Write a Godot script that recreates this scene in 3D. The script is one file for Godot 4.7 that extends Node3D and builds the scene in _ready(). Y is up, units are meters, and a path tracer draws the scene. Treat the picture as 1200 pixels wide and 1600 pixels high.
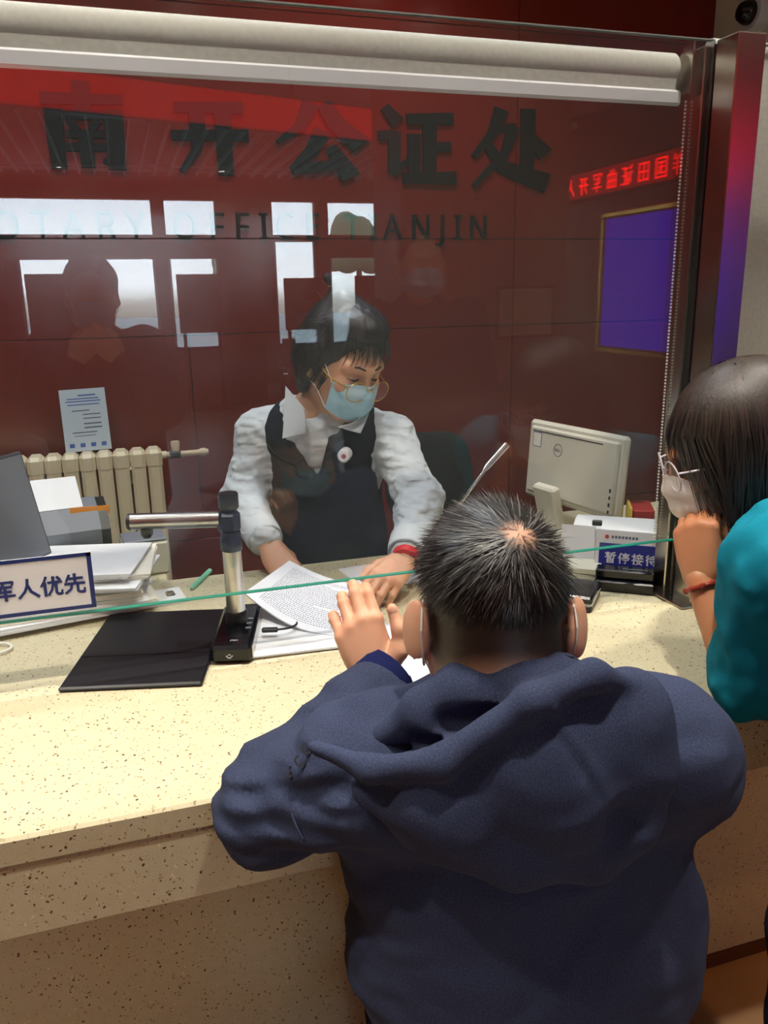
extends Node3D
# A notary's service counter: the glass screen is the plane z = 0, customers are on the +z side, the clerk on the -z side.

const TOP := 0.78        # counter height
const WALL := -1.305     # the red wall behind the clerk
const CEIL := 2.81
var M := {}
var rng := RandomNumberGenerator.new()


func _ready() -> void:
	rng.seed = 7
	make_camera()
	make_sky()
	make_materials()
	make_room()
	make_lamps()
	make_hall()
	make_counter()
	make_screen()
	make_wall_things()
	make_desk_things()
	make_clerk()
	make_man()
	make_woman()
	make_bystanders()


func make_camera() -> void:
	var cam := Camera3D.new()
	cam.name = "camera"
	add_child(cam)
	cam.position = Vector3(0, 1.40, 1.335)
	cam.basis = Basis(Vector3.UP, deg_to_rad(-17.386)) * Basis(Vector3.RIGHT, deg_to_rad(-15.193)) * Basis(Vector3.BACK, deg_to_rad(-1.042))
	cam.fov = 64.45
	cam.near = 0.02
	cam.far = 200.0
	cam.current = true


func make_sky() -> void:
	var e := Environment.new()
	e.tonemap_mode = Environment.TONE_MAPPER_LINEAR
	e.tonemap_exposure = 1.0
	e.background_mode = Environment.BG_SKY
	var s := Sky.new()
	var m := ProceduralSkyMaterial.new()
	m.sky_top_color = Color(0.74, 0.86, 0.95)
	m.sky_horizon_color = Color(0.90, 0.95, 0.97)
	m.ground_bottom_color = Color(0.35, 0.35, 0.34)
	m.ground_horizon_color = Color(0.62, 0.64, 0.62)
	m.sky_energy_multiplier = 1.0
	s.sky_material = m
	e.sky = s
	e.background_energy_multiplier = 13.0
	e.sdfgi_enabled = true
	e.ssao_enabled = true
	e.ssil_enabled = true
	var w := WorldEnvironment.new()
	w.name = "environment"
	w.environment = e
	add_child(w)


# ------------------------------------------------------------------ mesh helpers
class MB:
	var v := PackedVector3Array()
	var n := PackedVector3Array()
	var uv := PackedVector2Array()
	var c := PackedColorArray()
	var ix := PackedInt32Array()
	var tint := Color.WHITE

	func add(p: Vector3, nn: Vector3, t := Vector2.ZERO) -> int:
		v.append(p)
		n.append(nn)
		uv.append(t)
		c.append(tint)
		return v.size() - 1

	func tri(a: int, b: int, d: int) -> void:   # counter-clockwise from outside
		ix.append(a)
		ix.append(d)
		ix.append(b)

	func quad(a: int, b: int, d: int, e: int) -> void:
		tri(a, b, d)
		tri(a, d, e)

	func face(p: PackedVector3Array) -> void:
		var nn := (p[1] - p[0]).cross(p[2] - p[0]).normalized()
		var s := v.size()
		for q in p:
			add(q, nn)
		for i in range(1, p.size() - 1):
			tri(s, s + i, s + i + 1)

	func rect(o: Vector3, a: Vector3, b: Vector3) -> void:   # a flat rectangle with uv 0..1, v downwards
		var nn := a.cross(b).normalized()
		var s := add(o, nn, Vector2(0, 1))
		add(o + a, nn, Vector2(1, 1))
		add(o + a + b, nn, Vector2(1, 0))
		add(o + b, nn, Vector2(0, 0))
		quad(s, s + 1, s + 2, s + 3)

	func box(ce: Vector3, size: Vector3, bev := 0.0, B := Basis()) -> void:
		var h := size / 2.0
		bev = minf(bev, minf(h.x, minf(h.y, h.z)) * 0.95)
		var P := {}
		for sx in [-1, 1]:
			for sy in [-1, 1]:
				for sz in [-1, 1]:
					var s := Vector3(sx, sy, sz)
					P[[sx, sy, sz]] = [ce + B * (s * (h - Vector3(0, bev, bev))), ce + B * (s * (h - Vector3(bev, 0, bev))), ce + B * (s * (h - Vector3(bev, bev, 0)))]
		for ax in 3:
			for sg in [-1, 1]:
				var pts := PackedVector3Array()
				for k in [[-1, -1], [1, -1], [1, 1], [-1, 1]]:
					var key := [0, 0, 0]
					key[ax] = sg
					key[(ax + 1) % 3] = k[0]
					key[(ax + 2) % 3] = k[1]
					pts.append(P[key][ax])
				if sg < 0:
					pts.reverse()
				face(pts)
		if bev <= 0.0:
			return
		for ax in 3:   # the edges along axis ax
			var b := (ax + 1) % 3
			var d := (ax + 2) % 3
			for sb in [-1, 1]:
				for sd in [-1, 1]:
					var k0 := [0, 0, 0]
					k0[ax] = -1
					k0[b] = sb
					k0[d] = sd
					var k1 := k0.duplicate()
					k1[ax] = 1
					var pts := PackedVector3Array([P[k0][b], P[k1][b], P[k1][d], P[k0][d]])
					var nn := Vector3.ZERO
					nn[b] = sb
					nn[d] = sd
					if (pts[1] - pts[0]).cross(pts[2] - pts[0]).dot(B * nn) < 0:
						pts.reverse()
					face(pts)
		for k in P:
			var pts := PackedVector3Array(P[k])
			if (pts[1] - pts[0]).cross(pts[2] - pts[0]).dot(B * Vector3(k[0], k[1], k[2])) < 0:
				pts.reverse()
			face(pts)

	func tube(p: PackedVector3Array, r, seg := 10, caps := true, flat := 1.0, flat_axis := Vector3.ZERO) -> void:
		var up := Vector3.UP
		var t0 := (p[1] - p[0]).normalized()
		if absf(t0.dot(up)) > 0.9:
			up = Vector3.RIGHT
		if flat_axis != Vector3.ZERO:
			up = flat_axis
		var side := t0.cross(up).normalized()
		var s := v.size()
		var m := p.size()
		for i in m:
			var t := (p[mini(i + 1, m - 1)] - p[maxi(i - 1, 0)]).normalized()
			side = (side - t * side.dot(t)).normalized()
			var u := side.cross(t).normalized()
			var rr: float = r if r is float else r[i]
			for j in seg:
				var a := TAU * j / seg
				var dir := side * cos(a) + u * sin(a) * flat
				add(p[i] + dir * rr, (side * cos(a) + u * sin(a) / flat).normalized(), Vector2(float(j) / seg, float(i) / (m - 1)))
		for i in m - 1:
			for j in seg:
				var a := s + i * seg + j
				var b := s + i * seg + (j + 1) % seg
				quad(a, a + seg, b + seg, b)
		if caps:
			for e in [0, m - 1]:
				var t := (p[1] - p[0]).normalized() * -1.0 if e == 0 else (p[m - 1] - p[m - 2]).normalized()
				var ce := add(p[e], t)
				var first := v.size()
				for j in seg:
					add(v[s + e * seg + j], t)
				for j in seg:
					if e == 0:
						tri(ce, first + j, first + (j + 1) % seg)
					else:
						tri(ce, first + (j + 1) % seg, first + j)

	func lathe(prof: Array, T := Transform3D(), seg := 20) -> void:   # prof: [radius, height] from bottom to top, outside to the right
		var s := v.size()
		var m := prof.size()
		for i in m:
			var d0 := Vector2(prof[i][0] - prof[maxi(i - 1, 0)][0], prof[i][1] - prof[maxi(i - 1, 0)][1])
			var d1 := Vector2(prof[mini(i + 1, m - 1)][0] - prof[i][0], prof[mini(i + 1, m - 1)][1] - prof[i][1])
			for half in 2:
				var d := d0 if half == 0 and d0.length() > 0 else d1
				if half == 1 and d1.length() == 0:
					d = d0
				if d0.length() > 0 and d1.length() > 0 and d0.normalized().dot(d1.normalized()) > 0.72:
					d = d0.normalized() + d1.normalized()
				d = d.normalized()
				for j in seg:
					var a := TAU * j / seg
					add(T * Vector3(prof[i][0] * cos(a), prof[i][1], -prof[i][0] * sin(a)), (T.basis * Vector3(d.y * cos(a), -d.x, -d.y * sin(a))).normalized())
		for i in m - 1:
			for j in seg:
				var k := (j + 1) % seg
				var a := s + (i * 2 + 1) * seg
				var b := s + (i * 2 + 2) * seg
				quad(a + j, a + k, b + k, b + j)

	func prism(poly: PackedVector2Array, T: Transform3D, depth: float, chamfer := 0.0) -> void:   # outline in xy, from z = 0 to depth
		if Geometry2D.is_polygon_clockwise(poly):
			poly.reverse()
		var tr := Geometry2D.triangulate_polygon(poly)
		var nf := (T.basis * Vector3.BACK).normalized()
		var inner := poly
		if chamfer > 0.0:
			var o := Geometry2D.offset_polygon(poly, -chamfer)
			if o.size() == 1 and o[0].size() == poly.size():
				inner = o[0]
		var s := v.size()
		for p in poly:
			add(T * Vector3(p.x, p.y, depth), nf, p)
		for i in range(0, tr.size(), 3):
			var a := poly[tr[i]]
			var b := poly[tr[i + 1]]
			var d := poly[tr[i + 2]]
			if (b - a).cross(d - a) > 0:
				tri(s + tr[i], s + tr[i + 1], s + tr[i + 2])
			else:
				tri(s + tr[i], s + tr[i + 2], s + tr[i + 1])
		var s2 := v.size()
		for p in poly:
			add(T * Vector3(p.x, p.y, 0), -nf, p)
		for i in range(0, tr.size(), 3):
			var a := poly[tr[i]]
			var b := poly[tr[i + 1]]
			var d := poly[tr[i + 2]]
			if (b - a).cross(d - a) > 0:
				tri(s2 + tr[i], s2 + tr[i + 2], s2 + tr[i + 1])
			else:
				tri(s2 + tr[i], s2 + tr[i + 1], s2 + tr[i + 2])
		for i in poly.size():
			var a := poly[i]
			var b := poly[(i + 1) % poly.size()]
			face(PackedVector3Array([T * Vector3(a.x, a.y, 0), T * Vector3(b.x, b.y, 0), T * Vector3(b.x, b.y, depth), T * Vector3(a.x, a.y, depth)]))

	func sheet(nu: int, nv: int, fn: Callable, th := 0.001) -> void:   # fn(u, v) -> point; (du x dv) points outwards
		var g := []
		for j in nv + 1:
			for i in nu + 1:
				g.append(fn.call(float(i) / nu, float(j) / nv))
		var w := nu + 1
		var s := v.size()
		for layer in 2:
			for j in nv + 1:
				for i in nu + 1:
					var du: Vector3 = g[j * w + mini(i + 1, nu)] - g[j * w + maxi(i - 1, 0)]
					var dv: Vector3 = g[mini(j + 1, nv) * w + i] - g[maxi(j - 1, 0) * w + i]
					var nn := du.cross(dv).normalized()
					add(g[j * w + i] - (nn * th if layer == 1 else Vector3.ZERO), nn if layer == 0 else -nn, Vector2(float(i) / nu, float(j) / nv))
		var k := w * (nv + 1)
		for j in nv:
			for i in nu:
				var a := s + j * w + i
				quad(a, a + 1, a + w + 1, a + w)
				quad(a + k, a + k + w, a + k + w + 1, a + k + 1)
		for i in nu:
			for e in [[s + i, s + i + 1], [s + nv * w + i + 1, s + nv * w + i]]:
				face(PackedVector3Array([v[e[0] + k], v[e[1] + k], v[e[1]], v[e[0]]]))
		for j in nv:
			for e in [[s + (j + 1) * w, s + j * w], [s + j * w + nu, s + (j + 1) * w + nu]]:
				face(PackedVector3Array([v[e[0] + k], v[e[1] + k], v[e[1]], v[e[0]]]))

	func mesh() -> ArrayMesh:
		var a := []
		a.resize(Mesh.ARRAY_MAX)
		a[Mesh.ARRAY_VERTEX] = v
		a[Mesh.ARRAY_NORMAL] = n
		a[Mesh.ARRAY_TEX_UV] = uv
		a[Mesh.ARRAY_COLOR] = c
		a[Mesh.ARRAY_INDEX] = ix
		var m := ArrayMesh.new()
		m.add_surface_from_arrays(Mesh.PRIMITIVE_TRIANGLES, a)
		return m


func put(called: String, mb: MB, material: Material, parent: Node = self) -> MeshInstance3D:
	var o := MeshInstance3D.new()
	o.name = called
	o.mesh = mb.mesh()
	o.material_override = material
	parent.add_child(o, true)
	return o


func again(called: String, mesh: Mesh, material: Material, T: Transform3D, parent: Node) -> MeshInstance3D:
	var o := MeshInstance3D.new()
	o.name = called
	o.mesh = mesh
	o.material_override = material
	o.transform = T
	parent.add_child(o, true)
	return o


func tag(o: Node, label: String, category: String, group := "") -> Node:
	o.set_meta("label", label)
	o.set_meta("category", category)
	if group:
		o.set_meta("group", group)
	return o


func thing(called: String, label: String, category: String, at := Vector3.ZERO, turn := 0.0, group := "") -> Node3D:
	var o := Node3D.new()
	o.name = called
	add_child(o, true)
	o.position = at
	o.rotation.y = turn
	tag(o, label, category, group)
	return o


func struct(o: Node, label := "") -> Node:
	o.set_meta("kind", "structure")
	if label:
		o.set_meta("label", label)
	return o


func one_box(called: String, ce: Vector3, size: Vector3, material: Material, parent: Node = self, bev := 0.0, B := Basis()) -> MeshInstance3D:
	var mb := MB.new()
	mb.box(ce, size, bev, B)
	return put(called, mb, material, parent)


func one_tube(called: String, pts: PackedVector3Array, r, material: Material, parent: Node = self, seg := 10) -> MeshInstance3D:
	var mb := MB.new()
	mb.tube(pts, r, seg)
	return put(called, mb, material, parent)


func smooth_path(p: Array, per := 6) -> PackedVector3Array:
	var out := PackedVector3Array()
	for i in p.size() - 1:
		for k in per:
			var a: Vector3 = p[maxi(i - 1, 0)]
			var b: Vector3 = p[i]
			var c: Vector3 = p[i + 1]
			var d: Vector3 = p[mini(i + 2, p.size() - 1)]
			out.append(b.cubic_interpolate(c, a, d, float(k) / per))
	out.append(p[p.size() - 1])
	return out


func looking(fwd: Vector3, up := Vector3.UP) -> Basis:   # columns: x = own left, y = up, z = forward
	var z := fwd.normalized()
	var x := up.cross(z).normalized()
	return Basis(x, z.cross(x).normalized(), z)


# ------------------------------------------------------------------ smooth solids: tapered capsules and ellipsoids joined by a smooth minimum, meshed as surface nets
func rc(L: Array, a: Vector3, b: Vector3, ra: float, rb: float, k := 0.02, flat := Vector3.ZERO, s := 1.0, op := 1) -> void:
	L.append({"t": 0, "a": a, "b": b, "ra": ra, "rb": rb, "k": k, "n": flat.normalized() if flat != Vector3.ZERO else flat, "s": s, "op": op})


func el(L: Array, c: Vector3, B: Basis, r: Vector3, k := 0.02, op := 1) -> void:
	L.append({"t": 1, "a": c, "B": B.orthonormalized().inverse(), "r": r, "k": k, "op": op})


func chain(L: Array, pts: Array, radii: Array, k := 0.01) -> void:
	for i in pts.size() - 1:
		rc(L, pts[i], pts[i + 1], radii[i], radii[i + 1], k)


func solid(mb: MB, L: Array, cell: float, bump = null, paint = null) -> void:
	var lo := Vector3(1e9, 1e9, 1e9)
	var hi := -lo
	for p in L:
		if p.op < 0:
			continue
		var r: float = maxf(p.ra, p.rb) if p.t == 0 else maxf(p.r.x, maxf(p.r.y, p.r.z))
		for q in ([p.a, p.b] if p.t == 0 else [p.a]):
			lo = lo.min(q - Vector3(r, r, r))
			hi = hi.max(q + Vector3(r, r, r))
	var pad := cell * 3.0 + 0.012
	lo -= Vector3(pad, pad, pad)
	hi += Vector3(pad, pad, pad)
	var nx := int((hi.x - lo.x) / cell) + 2
	var ny := int((hi.y - lo.y) / cell) + 2
	var nz := int((hi.z - lo.z) / cell) + 2
	var sy := nx
	var sz := nx * ny
	var f := PackedFloat32Array()
	f.resize(nx * ny * nz)
	f.fill(1.0)
	for p in L:
		var k: float = p.k
		var op: int = p.op
		var r: float = maxf(p.ra, p.rb) if p.t == 0 else maxf(p.r.x, maxf(p.r.y, p.r.z))
		var m := r + k + cell * 3.0
		var blo: Vector3 = p.a - Vector3(m, m, m)
		var bhi: Vector3 = p.a + Vector3(m, m, m)
		if p.t == 0:
			blo = blo.min(p.b - Vector3(m, m, m))
			bhi = bhi.max(p.b + Vector3(m, m, m))
		var i0 := maxi(0, int((blo.x - lo.x) / cell))
		var i1 := mini(nx - 1, int((bhi.x - lo.x) / cell) + 1)
		var j0 := maxi(0, int((blo.y - lo.y) / cell))
		var j1 := mini(ny - 1, int((bhi.y - lo.y) / cell) + 1)
		var k0 := maxi(0, int((blo.z - lo.z) / cell))
		var k1 := mini(nz - 1, int((bhi.z - lo.z) / cell) + 1)
		var a: Vector3 = p.a
		if p.t == 0:
			var ab: Vector3 = p.b - p.a
			var il := 1.0 / maxf(ab.length_squared(), 1e-9)
			var ra: float = p.ra
			var dr: float = p.rb - p.ra
			var nn: Vector3 = p.n
			var sq: float = 1.0 / (p.s * p.s) - 1.0
			var cut := k + cell * 3.5
			for kk in range(k0, k1 + 1):
				for jj in range(j0, j1 + 1):
					var at := kk * sz + jj * sy
					var w := Vector3(lo.x + i0 * cell, lo.y + jj * cell, lo.z + kk * cell) - a
					for ii in range(i0, i1 + 1):
						var t := clampf(w.dot(ab) * il, 0.0, 1.0)
						var q := w - ab * t
						var d := q.length_squared()
						if sq > 0.0:
							var h := q.dot(nn)
							d += h * h * sq
						d = sqrt(d) - ra - dr * t
						w.x += cell
						if op > 0:
							if d < cut:
								var o := f[at + ii]
								if o >= 1.0:
									f[at + ii] = d
								else:
									var e := maxf(k - absf(o - d), 0.0) / k
									f[at + ii] = minf(o, d) - e * e * k * 0.25
						else:
							var o := f[at + ii]
							var e := maxf(k - absf(o + d), 0.0) / k
							f[at + ii] = maxf(o, -d) + e * e * k * 0.25
		else:
			var B: Basis = p.B
			var ir := Vector3(1.0 / p.r.x, 1.0 / p.r.y, 1.0 / p.r.z)
			for kk in range(k0, k1 + 1):
				for jj in range(j0, j1 + 1):
					var at := kk * sz + jj * sy
					var w := Vector3(lo.x + i0 * cell, lo.y + jj * cell, lo.z + kk * cell) - a
					for ii in range(i0, i1 + 1):
						var q := (B * w) * ir
						var q1 := q.length()
						var d := q1 * (q1 - 1.0) / maxf((q * ir).length(), 1e-6)
						w.x += cell
						if op > 0:
							var o := f[at + ii]
							if o >= 1.0:
								f[at + ii] = d
							else:
								var e := maxf(k - absf(o - d), 0.0) / k
								f[at + ii] = minf(o, d) - e * e * k * 0.25
						else:
							var o := f[at + ii]
							var e := maxf(k - absf(o + d), 0.0) / k
							f[at + ii] = maxf(o, -d) + e * e * k * 0.25
	if bump != null:
		for kk in nz:
			for jj in ny:
				var at := kk * sz + jj * sy
				for ii in nx:
					var d := f[at + ii]
					if d < 0.03 and d > -0.03:
						f[at + ii] = d - float(bump.call(Vector3(lo.x + ii * cell, lo.y + jj * cell, lo.z + kk * cell)))
	var idx := PackedInt32Array()
	idx.resize(nx * ny * nz)
	idx.fill(-1)
	var far := cell * 3.5 + 0.004
	for kk in nz - 1:
		for jj in ny - 1:
			var at := kk * sz + jj * sy
			for ii in nx - 1:
				var g0 := f[at]
				if g0 > far or g0 < -far * 3.0:
					at += 1
					continue
				var g1 := f[at + 1]
				var g2 := f[at + sy]
				var g3 := f[at + sy + 1]
				var g4 := f[at + sz]
				var g5 := f[at + sz + 1]
				var g6 := f[at + sz + sy]
				var g7 := f[at + sz + sy + 1]
				var inside := int(g0 < 0) + int(g1 < 0) + int(g2 < 0) + int(g3 < 0) + int(g4 < 0) + int(g5 < 0) + int(g6 < 0) + int(g7 < 0)
				if inside == 0 or inside == 8:
					at += 1
					continue
				var s := Vector3.ZERO
				var cnt := 0.0
				if (g0 < 0) != (g1 < 0):
					s += Vector3(g0 / (g0 - g1), 0, 0); cnt += 1
				if (g2 < 0) != (g3 < 0):
					s += Vector3(g2 / (g2 - g3), 1, 0); cnt += 1
				if (g4 < 0) != (g5 < 0):
					s += Vector3(g4 / (g4 - g5), 0, 1); cnt += 1
				if (g6 < 0) != (g7 < 0):
					s += Vector3(g6 / (g6 - g7), 1, 1); cnt += 1
				if (g0 < 0) != (g2 < 0):
					s += Vector3(0, g0 / (g0 - g2), 0); cnt += 1
				if (g1 < 0) != (g3 < 0):
					s += Vector3(1, g1 / (g1 - g3), 0); cnt += 1
				if (g4 < 0) != (g6 < 0):
					s += Vector3(0, g4 / (g4 - g6), 1); cnt += 1
				if (g5 < 0) != (g7 < 0):
					s += Vector3(1, g5 / (g5 - g7), 1); cnt += 1
				if (g0 < 0) != (g4 < 0):
					s += Vector3(0, 0, g0 / (g0 - g4)); cnt += 1
				if (g1 < 0) != (g5 < 0):
					s += Vector3(1, 0, g1 / (g1 - g5)); cnt += 1
				if (g2 < 0) != (g6 < 0):
					s += Vector3(0, 1, g2 / (g2 - g6)); cnt += 1
				if (g3 < 0) != (g7 < 0):
					s += Vector3(1, 1, g3 / (g3 - g7)); cnt += 1
				s /= maxf(cnt, 1.0)
				var gx := lerpf(lerpf(g1 - g0, g3 - g2, s.y), lerpf(g5 - g4, g7 - g6, s.y), s.z)
				var gy := lerpf(lerpf(g2 - g0, g3 - g1, s.x), lerpf(g6 - g4, g7 - g5, s.x), s.z)
				var gz := lerpf(lerpf(g4 - g0, g5 - g1, s.x), lerpf(g6 - g2, g7 - g3, s.x), s.y)
				var pos := lo + (Vector3(ii, jj, kk) + s) * cell
				var nrm := Vector3(gx, gy, gz).normalized()
				if paint != null:
					mb.tint = paint.call(pos, nrm)
				idx[at] = mb.add(pos, nrm)
				at += 1
	mb.tint = Color.WHITE
	for kk in range(1, nz - 1):
		for jj in range(1, ny - 1):
			for ii in range(1, nx - 1):
				var at := kk * sz + jj * sy + ii
				var a := idx[at]
				if a < 0:
					continue
				var g := f[at]
				if (g < 0) != (f[at + 1] < 0):
					four(mb, idx[at - sy - sz], idx[at - sz], a, idx[at - sy], g < 0)
				if (g < 0) != (f[at + sy] < 0):
					four(mb, idx[at - 1 - sz], idx[at - 1], a, idx[at - sz], g < 0)
				if (g < 0) != (f[at + sz] < 0):
					four(mb, idx[at - 1 - sy], idx[at - sy], a, idx[at - 1], g < 0)


func dist(L: Array, p: Vector3) -> float:
	var f := 1.0
	for q in L:
		var d := 0.0
		if q.t == 0:
			var ab: Vector3 = q.b - q.a
			var w: Vector3 = p - q.a
			var t := clampf(w.dot(ab) / maxf(ab.length_squared(), 1e-9), 0.0, 1.0)
			var e := w - ab * t
			var h := e.dot(q.n)
			d = sqrt(e.length_squared() + h * h * (1.0 / (q.s * q.s) - 1.0)) - lerpf(q.ra, q.rb, t)
		else:
			var e: Vector3 = (q.B * (p - q.a)) / q.r
			d = e.length() * (e.length() - 1.0) / maxf((e / q.r).length(), 1e-6)
		var k: float = q.k
		if q.op > 0:
			var e := maxf(k - absf(f - d), 0.0) / k
			f = minf(f, d) - e * e * k * 0.25
		else:
			var e := maxf(k - absf(f + d), 0.0) / k
			f = maxf(f, -d) + e * e * k * 0.25
	return f


func onto(L: Array, p: Vector3, dir: Vector3, bump = null) -> Vector3:   # the first point of the solid from p along dir
	for i in 80:
		var d := dist(L, p) - (float(bump.call(p)) if bump != null else 0.0)
		if absf(d) < 0.0003:
			break
		p += dir * clampf(d * 0.7, -0.01, 0.03)
	return p


func four(mb: MB, a: int, b: int, c: int, d: int, out: bool) -> void:
	if a < 0 or b < 0 or c < 0 or d < 0:
		return
	if out:
		mb.quad(a, b, c, d)
	else:
		mb.quad(a, d, c, b)


# ------------------------------------------------------------------ materials
func mat(col: Color, rough := 0.6, metal := 0.0, spec := 0.5) -> StandardMaterial3D:
	var m := StandardMaterial3D.new()
	m.albedo_color = col
	m.roughness = rough
	m.metallic = metal
	m.metallic_specular = spec
	return m


func rgb(r: int, g: int, b: int) -> Color:
	return Color(r / 255.0, g / 255.0, b / 255.0)


func noise_tex(freq: float, ramp: Array, size := 512, sd := 1, octaves := 3, normal := 0.0) -> NoiseTexture2D:
	var n := FastNoiseLite.new()
	n.seed = sd
	n.frequency = freq
	n.fractal_octaves = octaves
	var t := NoiseTexture2D.new()
	t.width = size
	t.height = size
	t.seamless = true
	t.noise = n
	if normal > 0.0:
		t.as_normal_map = true
		t.bump_strength = normal
	else:
		var g := Gradient.new()
		g.offsets = PackedFloat32Array()
		g.colors = PackedColorArray()
		for r in ramp:
			g.add_point(r[0], r[1])
		t.color_ramp = g
	return t


func tri_map(m: StandardMaterial3D, per_metre: float, world := true) -> StandardMaterial3D:
	m.uv1_triplanar = true
	m.uv1_world_triplanar = world
	m.uv1_scale = Vector3.ONE * per_metre
	return m


func terrazzo() -> ImageTexture:
	var s := 1024
	var im := Image.create(s, s, false, Image.FORMAT_RGB8)
	var n := FastNoiseLite.new()
	n.seed = 5
	n.frequency = 0.012
	var fine := FastNoiseLite.new()
	fine.seed = 9
	fine.frequency = 0.16
	for y in s:
		for x in s:
			var a := 0.5 + 0.5 * n.get_noise_2d(x, y)
			var b := fine.get_noise_2d(x, y)
			var c := rgb(198, 188, 154).lerp(rgb(208, 199, 168), a)
			im.set_pixel(x, y, c.lightened(b * 0.10) if b > 0 else c.darkened(-b * 0.16))
	var r := RandomNumberGenerator.new()
	r.seed = 11
	var tones := [rgb(92, 66, 40), rgb(116, 86, 54), rgb(66, 48, 34), rgb(146, 114, 74), rgb(158, 124, 84), rgb(226, 216, 186)]
	for i in 1300:
		var cx := r.randf() * s
		var cy := r.randf() * s
		var big := r.randf()
		var ra := 2.2 + 4.8 * big * big
		var rb := ra * r.randf_range(0.35, 0.75)
		var t := r.randf() * PI
		var col: Color = tones[r.randi() % tones.size()]
		for y in range(int(cy - ra), int(cy + ra) + 1):
			for x in range(int(cx - ra), int(cx + ra) + 1):
				var d := Vector2(x - cx, y - cy).rotated(t)
				if (d.x / ra) ** 2 + (d.y / rb) ** 2 < 1.0:
					im.set_pixel(posmod(x, s), posmod(y, s), col)
	return ImageTexture.create_from_image(im)


func make_materials() -> void:
	M.red = mat(rgb(110, 21, 14), 0.16)
	M.red.metallic_specular = 0.5
	M.beige_wall = mat(rgb(205, 198, 176), 0.75)
	M.hall_wall = mat(rgb(150, 112, 96), 0.7)
	M.pillar = mat(rgb(176, 132, 108), 0.5)
	M.ceiling = mat(rgb(196, 188, 180), 0.85)
	M.slat = mat(rgb(226, 220, 214), 0.6)
	M.stone = tri_map(mat(Color.WHITE, 0.33), 1.0 / 0.36)
	M.stone.albedo_texture = terrazzo()
	M.floor = tri_map(mat(Color.WHITE, 0.35), 0.8)
	M.floor.albedo_texture = noise_tex(0.01, [[0.0, rgb(150, 116, 84)], [1.0, rgb(176, 140, 104)]], 256, 3)
	M.skirting = mat(rgb(92, 52, 26), 0.5)
	M.groove = mat(rgb(70, 54, 34), 0.8)
	var g := mat(Color(0.9, 1.0, 0.97, 0.015), 0.0)
	g.transparency = BaseMaterial3D.TRANSPARENCY_ALPHA
	M.glass = g
	var w := mat(Color(1, 1, 1, 0.02), 0.0)
	w.transparency = BaseMaterial3D.TRANSPARENCY_ALPHA
	M.window_glass = w
	M.glass_top = mat(rgb(150, 160, 156), 0.2)
	M.glass_edge = mat(rgb(40, 150, 130), 0.15)
	M.glass_edge.backlight_enabled = true
	M.glass_edge.backlight = rgb(40, 130, 112)
	M.clear = mat(Color(1, 1, 1, 0.10), 0.08)
	M.clear.transparency = BaseMaterial3D.TRANSPARENCY_ALPHA
	M.steel = mat(rgb(190, 182, 170), 0.23, 1.0)
	M.steel_dark = mat(rgb(60, 58, 54), 0.4, 0.8)
	M.aluminium = mat(rgb(206, 204, 202), 0.27, 1.0)
	M.blind = tri_map(mat(Color.WHITE, 0.85), 6.0)
	M.blind.albedo_texture = noise_tex(0.05, [[0.0, rgb(168, 168, 158)], [1.0, rgb(184, 184, 176)]], 256, 4)
	M.white_metal = mat(rgb(206, 209, 212), 0.4)
	M.sign_black = mat(rgb(20, 22, 24), 0.35)
	M.letter = mat(rgb(9, 12, 14), 0.7, 0.0, 0.3)
	M.radiator = mat(rgb(228, 216, 182), 0.4)
	M.valve = mat(rgb(206, 184, 150), 0.5)
	M.paper = mat(rgb(226, 228, 230), 0.85)
	M.paper_warm = mat(rgb(232, 228, 214), 0.85)
	M.print = mat(rgb(90, 94, 108), 0.9)
	M.print_blue = mat(rgb(70, 96, 160), 0.9)
	M.ink = mat(rgb(40, 42, 50), 0.8)
	M.navy = mat(rgb(22, 36, 96), 0.4)
	M.sign_white = mat(rgb(206, 204, 210), 0.5)
	M.blue_panel = mat(rgb(34, 42, 128), 0.35)
	M.black_plastic = mat(rgb(22, 22, 25), 0.38)
	M.black_gloss = mat(rgb(14, 15, 20), 0.16)
	M.blue_black = mat(rgb(20, 30, 58), 0.3)
	M.pad = mat(rgb(20, 20, 25), 0.42)
	M.grey_plastic = mat(rgb(112, 118, 128), 0.45)
	M.dark_grey = mat(rgb(52, 54, 60), 0.5)
	M.screen_off = mat(rgb(118, 122, 132), 0.3)
	M.pc_white = mat(rgb(212, 207, 190), 0.45)
	M.grey_ink = mat(rgb(120, 118, 112), 0.5)
	M.orange = mat(rgb(226, 146, 44), 0.6)
	M.red_card = mat(rgb(176, 40, 34), 0.6)
	M.yellow_card = mat(rgb(222, 186, 70), 0.6)
	M.mint = mat(rgb(126, 204, 172), 0.35)
	M.cable_white = mat(rgb(226, 224, 216), 0.5)
	M.cable_black = mat(rgb(20, 20, 22), 0.5)
	M.box_white = mat(rgb(196, 196, 178), 0.6)
	M.wood = mat(rgb(110, 62, 34), 0.5)
	M.gold = mat(rgb(214, 176, 84), 0.28, 1.0)
	M.black_fabric = mat(rgb(14, 16, 18), 0.9)
	M.led_off = mat(rgb(10, 6, 6), 0.7)


func glow(col: Color, energy: float) -> StandardMaterial3D:
	var m := mat(Color.BLACK, 0.6)
	m.emission_enabled = true
	m.emission = col
	m.emission_energy_multiplier = energy
	return m


# ------------------------------------------------------------------ the room
func slab(called: String, lo: Vector3, hi: Vector3, material: Material, label: String, parent: Node = self) -> MeshInstance3D:
	var o := one_box(called, (lo + hi) / 2, hi - lo, material, parent)
	if parent == self:
		struct(o, label)
	return o


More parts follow.
